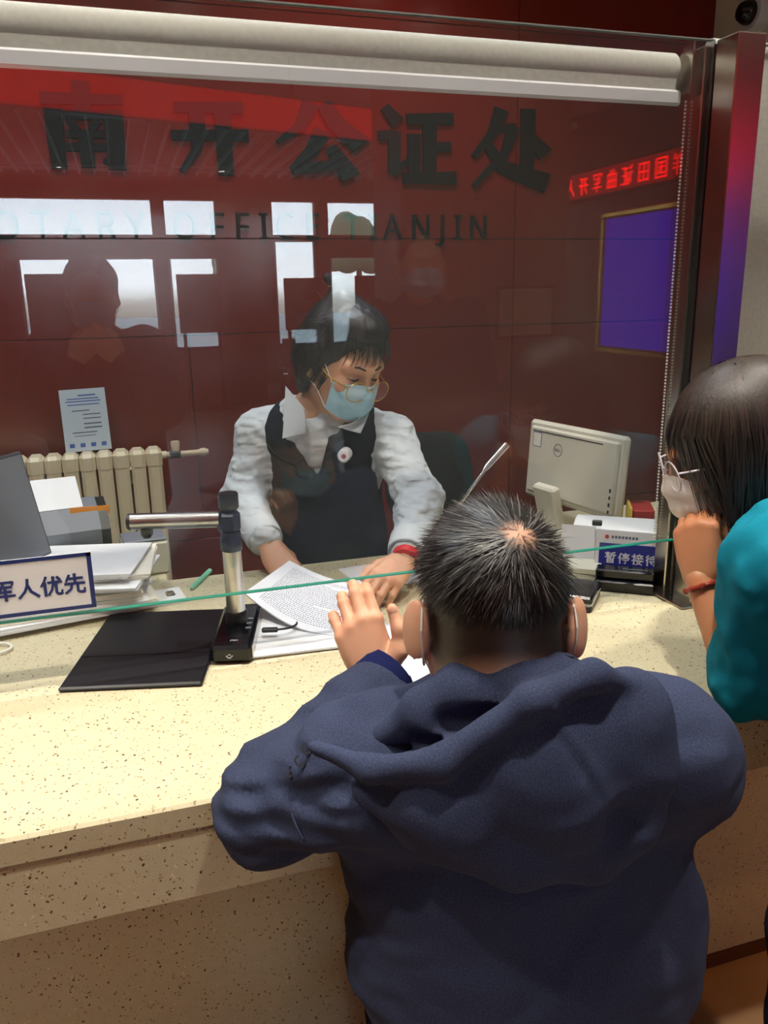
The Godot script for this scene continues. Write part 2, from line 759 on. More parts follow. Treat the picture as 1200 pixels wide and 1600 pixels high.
func make_room() -> void:
	slab("floor", Vector3(-5.0, -0.1, WALL - 0.1), Vector3(4.05, 0, 9.5), M.floor, "brown floor tiles in front of the counter")
	slab("ceiling", Vector3(-5.0, CEIL, WALL - 0.1), Vector3(4.05, CEIL + 0.1, 9.5), M.ceiling, "pale ceiling of the hall with recessed lamps")
	slab("wall_left", Vector3(-5.1, 0, WALL - 0.1), Vector3(-5.0, CEIL, 9.5), M.hall_wall, "plain wall at the far side of the hall")
	slab("wall_right", Vector3(3.94, 0, 0.0), Vector3(4.05, CEIL, 9.5), M.hall_wall, "hall wall that carries the blue display")
	slab("wall_side", Vector3(2.05, 0, WALL), Vector3(2.15, CEIL, -0.06), M.beige_wall, "beige side wall of the clerk's bay")
	slab("wall_partition", Vector3(2.05, 0, -0.06), Vector3(4.05, CEIL, 0.06), M.beige_wall, "beige partition beside the counter")
	# the red wall: glossy panels with recessed joints
	var back := slab("wall_back", Vector3(-5.0, 0, WALL - 0.1), Vector3(2.15, CEIL, WALL - 0.012), M.sign_black, "glossy dark red panelled wall behind the clerk")
	var rows := [0.0, 0.62, 1.279, 1.564, 2.2, CEIL]
	for r in rows.size() - 1:
		var cols := [-5.0, -2.6, -0.9, 1.31, 2.05] if r != 1 else [-5.0, -2.6, -0.9, 0.20, 1.31, 2.05]
		for k in cols.size() - 1:
			var lo := Vector3(cols[k] + 0.0012, rows[r] + 0.0012, WALL - 0.012)
			var hi := Vector3(cols[k + 1] - 0.0012, rows[r + 1] - 0.0012, WALL)
			one_box("panel", (lo + hi) / 2, hi - lo, M.red, back, 0.0012)


func downlight(x: float, z: float, energy: float, col := Color(1, 0.95, 0.86), angle := 62.0, y := CEIL, label := "") -> void:
	var t := thing("ceiling_downlight", label, "ceiling lamp", Vector3(x, y, z), 0, "recessed downlights")
	var mb := MB.new()
	mb.lathe([[0.045, -0.002], [0.062, -0.006], [0.066, 0.0], [0.066, 0.004], [0.045, 0.004]], Transform3D(), 24)
	put("trim_ring", mb, M.white_metal, t)
	mb = MB.new()
	mb.lathe([[0.0, -0.001], [0.045, -0.001]].duplicate(), Transform3D(), 24)
	put("lamp_lens", mb, M.lens, t)
	var s := SpotLight3D.new()
	s.name = "lamp_light"
	t.add_child(s)
	s.position = Vector3(0, -0.012, 0)
	s.rotation.x = -PI / 2
	s.light_energy = energy
	s.light_color = col
	s.light_size = 0.045
	s.spot_angle = angle
	s.spot_angle_attenuation = 0.6
	s.spot_range = 12
	s.spot_attenuation = 2
	s.shadow_enabled = true


func make_lamps() -> void:
	M.lens = glow(Color(1, 0.96, 0.88), 14.0)
	var row := "recessed ceiling downlight in the row above the counter"
	for x in [-1.3, 0.0, 1.3, 2.6]:
		downlight(x, 0.26, 1.95, Color(1, 0.97, 0.91), 47, CEIL, row)
	for x in [-0.55, 0.75]:
		downlight(x, -0.62, 1.45, Color(0.93, 0.97, 1.0), 62, CEIL, "recessed ceiling downlight above the clerk's desk")
	for x in [-0.9, 0.45, 1.75]:
		downlight(x, 0.74, 3.1, Color(1, 0.97, 0.92), 38, CEIL, "recessed ceiling downlight in the row behind the seated man")
	for x in [-0.46, 1.34, 3.2]:
		downlight(x, 9.12, 0.3, Color(1, 0.97, 0.92), 50, CEIL, "recessed ceiling downlight beside the hall windows")
	downlight(1.9, 1.45, 1.5, Color(1, 0.72, 0.42), 40, CEIL, "warm recessed ceiling downlight beside the beige partition")
	for p in [[-2.4, 2.6], [0.4, 2.6], [3.1, 2.2], [-1.2, 5.6], [1.6, 6.2]]:
		downlight(p[0], p[1], 0.28, Color(1, 0.93, 0.84), 65, CEIL, "recessed ceiling downlight in the middle of the hall")


func make_hall() -> void:
	# window wall across the hall, mirrored in the glass screen
	var zw := 9.36
	var open := [[-1.07, -0.476], [-0.39, 0.49], [0.644, 1.25], [1.95, 2.50], [2.67, 3.75]]
	var upper := [[-1.45, 0.49], [0.644, 1.25], [1.95, 2.50], [2.67, 3.75]]
	var wall := slab("wall_front", Vector3(-5.0, 0, zw), Vector3(3.94, 0.73, zw + 0.14), M.hall_wall, "window wall across the hall, reflected in the glass")
	slab("upper_panel", Vector3(-5.0, 2.511, zw), Vector3(3.94, CEIL, zw + 0.14), M.hall_wall, "", wall)
	var prev := -5.0
	for o in open + [[3.94, 3.94]]:
		slab("mullion", Vector3(prev, 0.73, zw), Vector3(o[0], 1.95, zw + 0.14), M.hall_wall, "", wall)
		prev = o[1]
	prev = -5.0
	for o in upper + [[3.94, 3.94]]:
		slab("mullion", Vector3(prev, 1.95, zw), Vector3(o[0], 2.511, zw + 0.14), M.hall_wall, "", wall)
		if o[0] < 3.9:
			slab("pane", Vector3(o[0], 2.11, zw + 0.066), Vector3(o[1], 2.511, zw + 0.072), M.window_glass, "", wall)
			slab("transom", Vector3(o[0], 1.95 if o[0] != 1.95 else 2.03, zw), Vector3(o[1], 2.11, zw + 0.10), M.hall_wall, "", wall)
		prev = o[1]
	for i in open.size():
		var o: Array = open[i]
		var bar_lo := 1.83 if i != 3 else 2.03
		var w := thing("window_%d" % (i + 1), "", "", Vector3((o[0] + o[1]) / 2, 0.73, zw + 0.05))
		w.remove_meta("category")
		struct(w, "hall window seen mirrored in the glass screen")
		var wd: float = o[1] - o[0]
		if bar_lo < 1.95:
			one_box("transom", Vector3(0, (bar_lo + 1.95) / 2 - 0.73, 0), Vector3(wd, 1.95 - bar_lo, 0.10), M.hall_wall, w)
		one_box("pane", Vector3(0, (bar_lo - 0.73) / 2, 0.02), Vector3(wd, bar_lo - 0.73, 0.006), M.window_glass, w)
		for sx in [-1, 1]:
			one_box("window_frame", Vector3(sx * (wd / 2 - 0.015), (bar_lo - 0.73) / 2, 0), Vector3(0.03, bar_lo - 0.73, 0.06), M.white_metal, w)
		one_box("window_sill", Vector3(0, 0.02, -0.06), Vector3(wd, 0.04, 0.14), M.blue_panel, w)
	# boards that stand before the lower panes
	for b in [[-0.98, -0.40, 1.66], [0.70, 1.22, 1.64], [2.0, 2.47, 1.58], [2.92, 3.5, 1.60]]:
		var t := thing("notice_board", "dark framed notice board standing before a hall window", "notice board", Vector3((b[0] + b[1]) / 2, 0, zw - 0.30), 0, "notice boards at the hall windows")
		one_box("board", Vector3(0, (0.95 + b[2]) / 2, 0), Vector3(b[1] - b[0], b[2] - 0.95, 0.03), M.wood, t, 0.004)
		for sx in [-1, 1]:
			one_box("leg", Vector3(sx * (b[1] - b[0]) * 0.4, 0.475, 0), Vector3(0.04, 0.95, 0.03), M.steel_dark, t)
		one_box("foot", Vector3(0, 0.02, 0), Vector3(b[1] - b[0], 0.03, 0.30), M.steel_dark, t)
	# slatted ceiling
	var sl := thing("slatted_ceiling", "grey metal slats hung below the ceiling in front of the windows", "ceiling slats", Vector3(0, CEIL - 0.06, 7.2))
	for i in 56:
		one_box("slat", Vector3(-4.9 + i * 0.16, 0, 0), Vector3(0.018, 0.05, 3.6), M.slat, sl)
	one_box("backing_board", Vector3(-0.5, 0.0545, 0), Vector3(8.9, 0.008, 3.6), mat(rgb(120, 88, 76), 0.8), sl)
	for z in [-1.5, 1.5]:
		one_box("slat_carrier", Vector3(-0.5, 0.037, z), Vector3(8.9, 0.026, 0.04), M.slat, sl)
	# red illuminated panel high over the hall
	var yaw := atan2(0.68, 2.28)
	var rp := thing("red_lightbox", "long glowing red display hung high over the hall", "display", Vector3(-0.55, 2.36, 3.58), -yaw)
	one_box("casing", Vector3(0, 0.10, 0.04), Vector3(4.9, 0.21, 0.07), M.sign_black, rp, 0.005)
	one_box("red_screen", Vector3(0, 0.10, 0.0), Vector3(4.86, 0.19, 0.012), glow(Color(1.0, 0.03, 0.035), 1.25), rp)
	for x in [-1.8, 1.8]:
		one_box("hanger", Vector3(x, 0.328, 0.05), Vector3(0.02, 0.245, 0.02), M.steel_dark, rp)
	var rl := AreaLight3D.new()
	rl.name = "red_screen_light"
	rp.add_child(rl)
	rl.position = Vector3(0, 0.10, -0.02)
	rl.area_size = Vector2(4.8, 0.18)
	rl.light_color = Color(1, 0.05, 0.05)
	rl.light_energy = 0.12
	rl.area_range = 12
	rl.shadow_enabled = true
	# pillar with notices
	var pl := slab("wall_pillar", Vector3(1.62, 0, 3.39), Vector3(2.71, CEIL, 3.95), M.pillar, "pale brown square pillar in the hall")
	var np := thing("pillar_notice", "framed notice hung on the hall pillar", "notice", Vector3(2.42, 1.10, 3.375))
	one_box("frame", Vector3(0, 0.16, 0), Vector3(0.40, 0.32, 0.02), M.wood, np, 0.004)
	one_box("sheet", Vector3(0, 0.16, -0.012), Vector3(0.36, 0.28, 0.003), M.paper_warm, np)
	# red running text on the right-hand wall
	var tk := thing("running_text_display", "red running-text display on the hall wall above the blue screen", "display", Vector3(3.935, 2.14, 4.45), -PI / 2)
	one_box("casing", Vector3(0, 0.10, 0.02), Vector3(2.5, 0.24, 0.04), M.led_off, tk, 0.004)
	var red := glow(Color(1.0, 0.02, 0.02), 11.0)
	var text := ["!", "众", "群", "国", "田", "证", "曲", "军", "开", "人"]
	for i in text.size():
		var mb := MB.new()
		glyph(mb, text[i], Vector2(-1.02 + i * 0.215, 0.03), 0.145, 0.003, Transform3D(Basis(), Vector3(0, 0, 0.0405)), 0.95)
		put("led_character", mb, red, tk)
	var tl := AreaLight3D.new()
	tl.name = "running_text_light"
	tk.add_child(tl)
	tl.position = Vector3(0, 0.1, 0.06)
	tl.rotation.y = PI
	tl.area_size = Vector2(2.4, 0.2)
	tl.light_color = Color(1, 0.03, 0.03)
	tl.light_energy = 0.15
	tl.shadow_enabled = true
	# blue screen in a gilt frame
	var bs := thing("blue_display", "large blue screen in a gilt frame on the hall wall", "display", Vector3(3.935, 0.90, 4.30), -PI / 2)
	one_box("back", Vector3(0, 0.53, 0.02), Vector3(1.16, 1.10, 0.04), M.sign_black, bs)
	one_box("blue_screen", Vector3(0, 0.53, 0.043), Vector3(1.06, 1.02, 0.008), glow(Color(0.13, 0.05, 0.72), 1.4), bs)
	for s in [-1, 1]:
		one_box("frame_bar", Vector3(0, 0.53 + s * 0.535, 0.04), Vector3(1.17, 0.05, 0.06), M.gold, bs, 0.012)
		one_box("frame_bar", Vector3(s * 0.555, 0.53, 0.04), Vector3(0.05, 1.02, 0.06), M.gold, bs, 0.012)
	var bl := AreaLight3D.new()
	bl.name = "blue_screen_light"
	bs.add_child(bl)
	bl.position = Vector3(0, 0.53, 0.07)
	bl.rotation.y = PI
	bl.area_size = Vector2(1.0, 1.0)
	bl.light_color = Color(0.15, 0.1, 1.0)
	bl.light_energy = 0.3
	bl.shadow_enabled = true
	# outside the windows: paved ground, a block of flats and trees
	var gr := slab("ground_outside", Vector3(-30, -0.3, 9.5), Vector3(34, -0.1, 60), mat(rgb(150, 150, 146), 0.9), "paved ground outside the windows")
	var tower := thing("apartment_building", "pale apartment block standing beyond the hall windows", "building", Vector3(-12.0, -0.1, 48))
	one_box("wall", Vector3(0, 7, 0), Vector3(9, 14, 6), mat(rgb(214, 206, 196), 0.9), tower)
	for r in 8:
		for c in 6:
			one_box("window", Vector3(-3.6 + c * 1.45, 1.6 + r * 1.6, -3.01), Vector3(0.8, 0.9, 0.06), M.dark_grey, tower)
	var leaf := mat(rgb(96, 112, 84), 0.9)
	for q in [[9.0, 30, 2.4], [13.0, 33, 2.8], [5.0, 34, 2.0], [17.5, 31, 2.5]]:
		var t := thing("street_tree", "leafy street tree growing beyond the hall windows", "tree", Vector3(q[0], -0.1, q[1]), 0, "street trees outside")
		one_tube("trunk", PackedVector3Array([Vector3(0, 0, 0), Vector3(0.05, 1.2, 0), Vector3(0, 2.4, 0.1)]), [0.16, 0.13, 0.10], M.wood, t)
		var L := []
		var r := RandomNumberGenerator.new()
		r.seed = int(q[0] * 10)
		for i in 16:
			var p: Vector3 = Vector3(r.randfn() * 0.6, 2.6 + absf(r.randfn()) * 0.7, r.randfn() * 0.5) * (q[2] / 2.4)
			rc(L, p, p + Vector3(0, 0.1, 0), 0.55, 0.5, 0.1)
		var mb := MB.new()
		var nz := FastNoiseLite.new()
		nz.frequency = 2.5
		solid(mb, L, 0.14, func(p: Vector3) -> float: return 0.02 * nz.get_noise_3dv(p * 4.0))
		put("crown", mb, leaf, t)
	# waiting bench with a brochure stand
	var st := thing("brochure_stand", "tall brochure stand with leaflets by the hall windows", "stand", Vector3(1.25, 0, 5.4))
	one_box("base", Vector3(0, 0.02, 0), Vector3(0.36, 0.03, 0.30), M.steel_dark, st)
	one_box("post", Vector3(0, 0.45, 0.06), Vector3(0.04, 0.84, 0.03), M.steel, st)
	for i in 2:
		one_box("pocket", Vector3(0, 0.42 + i * 0.36, 0.0), Vector3(0.30, 0.05, 0.10), M.clear, st)
		for k in 2:
			one_box("leaflet", Vector3(-0.07 + k * 0.14, 0.56 + i * 0.36, 0.01), Vector3(0.11, 0.24, 0.02), [M.paper_warm, M.blue_panel][k], st, 0.0, Basis(Vector3.RIGHT, 0.2))


# ------------------------------------------------------------------ lettering: strokes on a 100 x 100 square, y downwards; each stroke is [width at start, width at end, points...]
const STROKES := {
	"南": [[10, 8, 4, 18, 97, 16], [15, 15, 50, 0, 50, 34], [15, 13, 15, 34, 14, 70, 15, 99], [7, 7, 15, 38, 86, 36], [17, 15, 86, 34, 86, 98], [8, 4, 86, 96, 70, 92], [7, 6, 33, 44, 41, 54], [7, 6, 66, 44, 58, 54], [7, 7, 29, 60, 71, 59], [7, 7, 27, 76, 73, 75], [13, 12, 50, 58, 50, 97]],
	"开": [[9, 11, 8, 16, 92, 13], [9, 11, 2, 52, 98, 49], [14, 14, 34, 15, 34, 50], [14, 5, 34, 50, 30, 72, 10, 98], [15, 14, 68, 14, 68, 99]],
	"公": [[14, 4, 40, 4, 28, 32, 2, 54], [12, 18, 58, 4, 70, 26, 97, 52], [13, 9, 52, 40, 40, 66, 20, 90], [10, 9, 20, 90, 82, 82], [9, 17, 64, 60, 84, 96]],
	"证": [[8, 13, 10, 2, 24, 18], [8, 8, 2, 38, 22, 36], [12, 10, 21, 36, 20, 86], [9, 4, 20, 86, 38, 70], [9, 11, 40, 15, 97, 12], [13, 12, 68, 14, 68, 92], [8, 10, 68, 52, 94, 50], [12, 11, 47, 38, 47, 92], [9, 12, 34, 94, 101, 92]],
	"处": [[13, 5, 36, 2, 26, 30, 2, 60], [7, 9, 28, 24, 54, 22], [11, 4, 53, 22, 42, 56, 2, 99], [8, 18, 20, 46, 40, 74, 97, 92], [13, 12, 73, 0, 73, 78], [8, 15, 74, 30, 95, 52]],
	"军": [[8, 8, 10, 8, 10, 24], [8, 8, 10, 9, 90, 9], [8, 7, 90, 9, 86, 24], [8, 8, 22, 33, 84, 33], [8, 8, 46, 18, 26, 57], [8, 8, 26, 57, 80, 57], [8, 8, 6, 78, 95, 78], [9, 9, 53, 42, 53, 102]],
	"人": [[9, 8, 50, 4, 47, 36, 34, 66, 6, 97], [9, 9, 49, 36, 62, 68, 96, 97]],
	"优": [[8, 7, 28, 3, 18, 26, 3, 50], [9, 9, 20, 32, 20, 100], [8, 8, 35, 33, 98, 33], [9, 7, 60, 5, 58, 44, 50, 72, 33, 97], [9, 8, 71, 34, 71, 86], [8, 8, 71, 88, 78, 94, 94, 94], [8, 6, 95, 95, 97, 76], [8, 7, 78, 7, 91, 22]],
	"先": [[8, 7, 28, 6, 12, 38], [8, 8, 22, 25, 89, 25], [9, 9, 53, 2, 53, 52], [8, 8, 5, 51, 97, 51], [9, 7, 37, 52, 32, 78, 6, 98], [9, 8, 64, 52, 64, 88], [8, 8, 64, 90, 72, 96, 92, 96], [8, 6, 93, 97, 95, 78]],
	"役": [[8, 7, 24, 3, 5, 25], [8, 7, 28, 25, 3, 54], [9, 9, 18, 42, 18, 100], [8, 7, 46, 6, 45, 28, 35, 44], [8, 8, 46, 8, 77, 8], [8, 7, 77, 8, 77, 32, 96, 34], [8, 8, 40, 51, 86, 51], [8, 7, 86, 51, 68, 78, 33, 99], [8, 8, 46, 56, 62, 80, 97, 99]],
	"退": [[8, 8, 8, 6, 24, 22], [8, 8, 4, 40, 26, 40], [8, 8, 26, 40, 24, 78, 6, 94], [8, 9, 20, 82, 40, 94, 98, 96], [8, 8, 44, 6, 88, 6], [8, 8, 88, 6, 88, 44], [8, 8, 44, 25, 88, 25], [8, 8, 44, 44, 88, 44], [8, 6, 44, 6, 44, 82, 58, 74], [8, 7, 92, 52, 78, 62], [8, 8, 62, 46, 74, 66, 96, 80]],
	"暂": [[8, 8, 4, 12, 48, 12], [8, 7, 28, 1, 14, 32], [8, 8, 14, 32, 46, 32], [8, 8, 30, 22, 30, 57], [7, 8, 3, 48, 50, 44], [8, 7, 90, 3, 60, 12], [8, 7, 60, 11, 58, 40, 48, 56], [8, 8, 60, 27, 97, 27], [8, 8, 80, 27, 80, 57], [8, 8, 24, 63, 24, 100], [8, 8, 24, 64, 76, 64], [8, 8, 76, 64, 76, 100], [7, 7, 24, 80, 76, 80], [7, 7, 24, 96, 76, 96]],
	"停": [[8, 7, 24, 3, 3, 50], [9, 9, 16, 34, 16, 100], [8, 8, 62, 1, 65, 12], [7, 7, 33, 14, 98, 14], [7, 7, 46, 22, 46, 37], [7, 7, 46, 23, 85, 23], [7, 7, 85, 22, 85, 37], [7, 7, 46, 36, 85, 36], [7, 7, 34, 46, 34, 60], [7, 7, 34, 47, 97, 47], [7, 6, 97, 47, 92, 60], [7, 7, 42, 65, 89, 65], [8, 8, 66, 65, 66, 96], [7, 5, 66, 97, 52, 93]],
	"接": [[8, 8, 1, 24, 35, 24], [9, 9, 20, 3, 20, 96], [7, 5, 20, 97, 8, 90], [8, 7, 1, 63, 36, 52], [8, 8, 64, 1, 67, 12], [7, 7, 40, 14, 96, 14], [7, 7, 52, 20, 57, 34], [7, 7, 82, 20, 75, 34], [8, 8, 36, 38, 99, 38], [8, 8, 62, 42, 48, 76, 90, 98], [8, 7, 82, 58, 66, 84, 37, 99], [8, 8, 35, 62, 100, 62]],
	"待": [[8, 7, 22, 3, 3, 25], [8, 7, 26, 24, 3, 52], [9, 9, 16, 42, 16, 100], [8, 8, 38, 18, 95, 18], [8, 8, 66, 3, 66, 36], [8, 8, 32, 37, 99, 37], [8, 8, 34, 59, 99, 59], [9, 9, 80, 44, 80, 96], [7, 5, 80, 97, 66, 90], [8, 8, 46, 67, 55, 82]],
	"众": [[9, 8, 50, 2, 40, 24, 20, 44], [9, 8, 52, 8, 64, 28, 82, 44], [8, 7, 27, 46, 20, 72, 3, 97], [8, 8, 27, 62, 46, 92], [8, 7, 72, 46, 66, 72, 50, 97], [8, 8, 73, 62, 98, 97]],
	"群": [[8, 8, 6, 12, 42, 12], [8, 8, 42, 12, 42, 38], [8, 8, 2, 26, 48, 26], [8, 8, 6, 38, 42, 38], [8, 8, 24, 12, 4, 68], [8, 8, 14, 58, 14, 96], [8, 8, 14, 58, 44, 58], [8, 8, 44, 58, 44, 96], [8, 8, 14, 94, 44, 94], [8, 8, 60, 4, 66, 18], [8, 8, 90, 4, 84, 18], [8, 8, 54, 24, 98, 24], [8, 8, 56, 46, 96, 46], [8, 8, 52, 68, 100, 68], [9, 9, 76, 24, 76, 100]],
	"国": [[9, 9, 8, 5, 8, 98], [9, 9, 8, 6, 92, 6], [9, 9, 92, 6, 92, 98], [9, 9, 8, 95, 92, 95], [8, 8, 24, 26, 76, 26], [8, 8, 28, 48, 72, 48], [8, 8, 22, 76, 78, 76], [8, 8, 50, 26, 50, 76], [8, 8, 62, 58, 70, 68]],
	"田": [[9, 9, 10, 8, 10, 96], [9, 9, 10, 10, 90, 10], [9, 9, 90, 8, 90, 96], [9, 9, 10, 92, 90, 92], [9, 9, 10, 51, 90, 51], [9, 9, 50, 10, 50, 92]],
	"曲": [[9, 9, 10, 24, 10, 96], [9, 9, 10, 26, 90, 26], [9, 9, 90, 24, 90, 96], [9, 9, 10, 92, 90, 92], [9, 9, 10, 59, 90, 59], [9, 9, 36, 2, 36, 92], [9, 9, 64, 2, 64, 92]],
	"!": [[12, 8, 30, 4, 30, 66], [12, 12, 30, 82, 30, 94]],
}


func stroke_outline(s: Array, grow: float) -> PackedVector2Array:
	var p := PackedVector2Array()
	for i in range(2, s.size(), 2):
		p.append(Vector2(s[i], s[i + 1]))
	var a := PackedVector2Array()
	var b := PackedVector2Array()
	for i in p.size():
		var t := (p[mini(i + 1, p.size() - 1)] - p[maxi(i - 1, 0)]).normalized()
		var w := lerpf(s[0], s[1], float(i) / (p.size() - 1)) * grow / 2.0
		var nn := Vector2(-t.y, t.x) * w
		var e := Vector2.ZERO
		if i == 0:
			e = -t * w * 0.4
		elif i == p.size() - 1:
			e = t * w * 0.4
		a.append(p[i] + nn + e)
		b.append(p[i] - nn + e)
	b.reverse()
	a.append_array(b)
	return a


func glyph(mb: MB, ch: String, at: Vector2, size: float, depth: float, T: Transform3D, grow := 1.0, wide := 1.0) -> void:   # at: lower left corner
	var layer := 0
	for s in STROKES[ch]:
		layer += 1   # strokes overlap like brushed paint, each a hair prouder than the last
		var o := stroke_outline(s, grow)
		for i in o.size():
			o[i] = Vector2(at.x + o[i].x * size * wide / 100.0, at.y + (100.0 - o[i].y) * size / 100.0)
		mb.prism(o, T, depth * (1.0 + 0.03 * layer))


func text_mesh(t: String, cap: float, depth: float, bold := false) -> TextMesh:
	var f := SystemFont.new()
	f.font_names = PackedStringArray(["Droid Sans"])
	f.font_weight = 700 if bold else 400
	var m := TextMesh.new()
	m.font = f
	m.text = t
	m.font_size = 48
	m.pixel_size = cap / (0.714 * 48.0)
	m.depth = depth
	m.curve_step = 2.0
	m.horizontal_alignment = HORIZONTAL_ALIGNMENT_LEFT
	m.vertical_alignment = VERTICAL_ALIGNMENT_BOTTOM
	return m


# ------------------------------------------------------------------ counter
func make_counter() -> void:
	var t := thing("service_counter", "long speckled beige stone counter with a thick front", "counter", Vector3(0, 0, 0))
	one_box("counter_top", Vector3(-0.5, TOP - 0.02, 0.2165), Vector3(5.0, 0.04, 0.381), M.stone, t, 0.004)
	one_box("desk_top", Vector3(-0.5, TOP - 0.0225, -0.225), Vector3(5.0, 0.039, 0.494), M.stone, t, 0.003)
	one_box("front_fascia", Vector3(-0.5, 0.689, 0.385), Vector3(5.0, 0.102, 0.040), M.stone, t, 0.003)
	one_box("front_panel", Vector3(-0.5, 0.385, 0.167), Vector3(5.0, 0.71, 0.04), M.stone, t, 0.002)
	one_box("soffit", Vector3(-0.5, 0.665, 0.275), Vector3(5.0, 0.02, 0.178), M.stone, t)
	one_box("skirting", Vector3(-0.5, 0.014, 0.172), Vector3(5.0, 0.028, 0.040), M.skirting, t)
	one_box("desk_end", Vector3(-0.16, TOP - 0.0225, -0.56), Vector3(0.42, 0.039, 0.175), M.stone, t, 0.003)
	one_box("bracket", Vector3(-0.16, 0.37, -0.60), Vector3(0.05, 0.735, 0.05), M.wood, t)
	for x in [-2.6, 0.75, 1.9]:
		one_box("support", Vector3(x, 0.37, -0.18), Vector3(0.05, 0.735, 0.5), M.wood, t)


func make_screen() -> void:
	# the steel post with a slot on either side for the glass
	var p := thing("steel_post", "brushed steel post that holds the glass screen", "post", Vector3(1.062, TOP, 0))
	var mb := MB.new()
	mb.box(Vector3(0, 0.515, 0.042), Vector3(0.058, 1.03, 0.056), 0.0022)
	mb.box(Vector3(0, 0.515, -0.034), Vector3(0.058, 1.03, 0.040), 0.0022)
	mb.box(Vector3(0, 0.515, 0.0), Vector3(0.022, 1.026, 0.05))
	put("column", mb, M.steel, p)
	one_box("glazing_seal", Vector3(-0.0245, 0.515, 0.0095), Vector3(0.008, 1.02, 0.004), M.black_plastic, p)
	one_box("glazing_seal", Vector3(-0.0245, 0.515, -0.0095), Vector3(0.008, 1.02, 0.004), M.steel_dark, p)
	mb = MB.new()
	mb.box(Vector3(0, 0.003, 0.004), Vector3(0.11, 0.006, 0.15), 0.002)
	put("base_plate", mb, M.steel, p)
	for k in [[-2.9, 1.036, "tall clear glass screen along the counter, left of the steel post", "glass_screen"], [1.088, 2.05, "clear glass screen panel between the steel post and the beige wall", "glass_screen"]]:
		var g := thing(k[3], k[2], "glass screen", Vector3(0, 0.9, 0))
		one_box("pane", Vector3((k[0] + k[1]) / 2, 0.457, 0), Vector3(k[1] - k[0], 0.910, 0.010), M.glass, g)
		one_box("polished_edge", Vector3((k[0] + k[1]) / 2, 0.001, 0), Vector3(k[1] - k[0], 0.002, 0.010), M.glass_edge, g)
		one_box("top_edge", Vector3((k[0] + k[1]) / 2, 0.913, 0), Vector3(k[1] - k[0], 0.002, 0.010), M.glass_top, g)
	# rolled-up blind behind the glass
	var b := thing("roller_blind", "rolled-up beige roller blind with a white bottom bar behind the glass", "roller blind", Vector3(0, 1.775, -0.075))
	mb = MB.new()
	mb.tube(PackedVector3Array([Vector3(-2.8, 0, 0), Vector3(1.005, 0, 0)]), 0.034, 32)
	put("fabric_roll", mb, M.blind, b)
	one_box("fabric_hem", Vector3(-0.9, -0.018, 0.030), Vector3(3.8, 0.036, 0.002), M.blind, b)
	mb = MB.new()
	mb.box(Vector3(-0.895, -0.046, 0.030), Vector3(3.81, 0.026, 0.012), 0.004)
	put("bottom_bar", mb, M.white_metal, b)
	var tri := PackedVector2Array([Vector2(-0.045, -0.04), Vector2(0.05, -0.04), Vector2(0.05, 0.045), Vector2(0.03, 0.045)])
	mb = MB.new()
	mb.prism(tri, Transform3D(Basis(Vector3(0, 0, 1), Vector3.UP, Vector3(-1, 0, 0)), Vector3(1.020, 0, 0)), 0.004)
	put("bracket", mb, M.steel, b)
	var beads := MB.new()
	var n := 132
	for side in 1:
		for i in n:
			var y := -0.05 - 0.0064 * i
			beads.lathe([[0.0, -0.0024], [0.0017, -0.0017], [0.0024, 0.0], [0.0017, 0.0017], [0.0, 0.0024]], Transform3D(Basis(), Vector3(1.0265, y, 0.025)), 6)
	put("bead_chain", beads, M.cable_white, b).set_meta("kind", "stuff")
	# blind drawn down behind the second pane
	var c := thing("lowered_blind", "lowered beige blind behind the glass right of the post", "roller blind", Vector3(1.57, 0.9, -0.09))
	one_box("fabric", Vector3(0, 0.46, 0), Vector3(0.90, 0.92, 0.003), M.blind, c)
	one_box("bottom_bar", Vector3(0, 0.0, 0), Vector3(0.90, 0.024, 0.012), M.white_metal, c, 0.003)
	mb = MB.new()
	mb.tube(PackedVector3Array([Vector3(-0.46, 0.93, -0.012), Vector3(0.46, 0.93, -0.012)]), 0.018, 16)
	put("fabric_roll", mb, M.blind, c)
	# card fixed to the lower edge of the glass
	var s := thing("priority_sign", "white card with a navy border and large Chinese characters on the glass", "sign", Vector3(-0.079, 0.912, 0.008))
	mb = MB.new()
	mb.box(Vector3(-0.225, 0.047, 0.0015), Vector3(0.45, 0.094, 0.003), 0.0005)
	put("card", mb, M.sign_white, s)
	for e in [[-0.225, 0.003, 0.45, 0.006], [-0.225, 0.091, 0.45, 0.006], [-0.0035, 0.047, 0.007, 0.094], [-0.4465, 0.047, 0.007, 0.094]]:
		one_box("border", Vector3(e[0], e[1], 0.0034), Vector3(e[2], e[3], 0.0010), M.navy, s)
	var word := ["退", "役", "军", "人", "优", "先"]
	for i in 6:
		mb = MB.new()
		glyph(mb, word[i], Vector2(-0.0455 - (5 - i) * 0.0345, 0.0285), 0.0325, 0.0008, Transform3D(Basis(), Vector3(0, 0, 0.003)), 1.6)
		put("character", mb, M.navy, s)


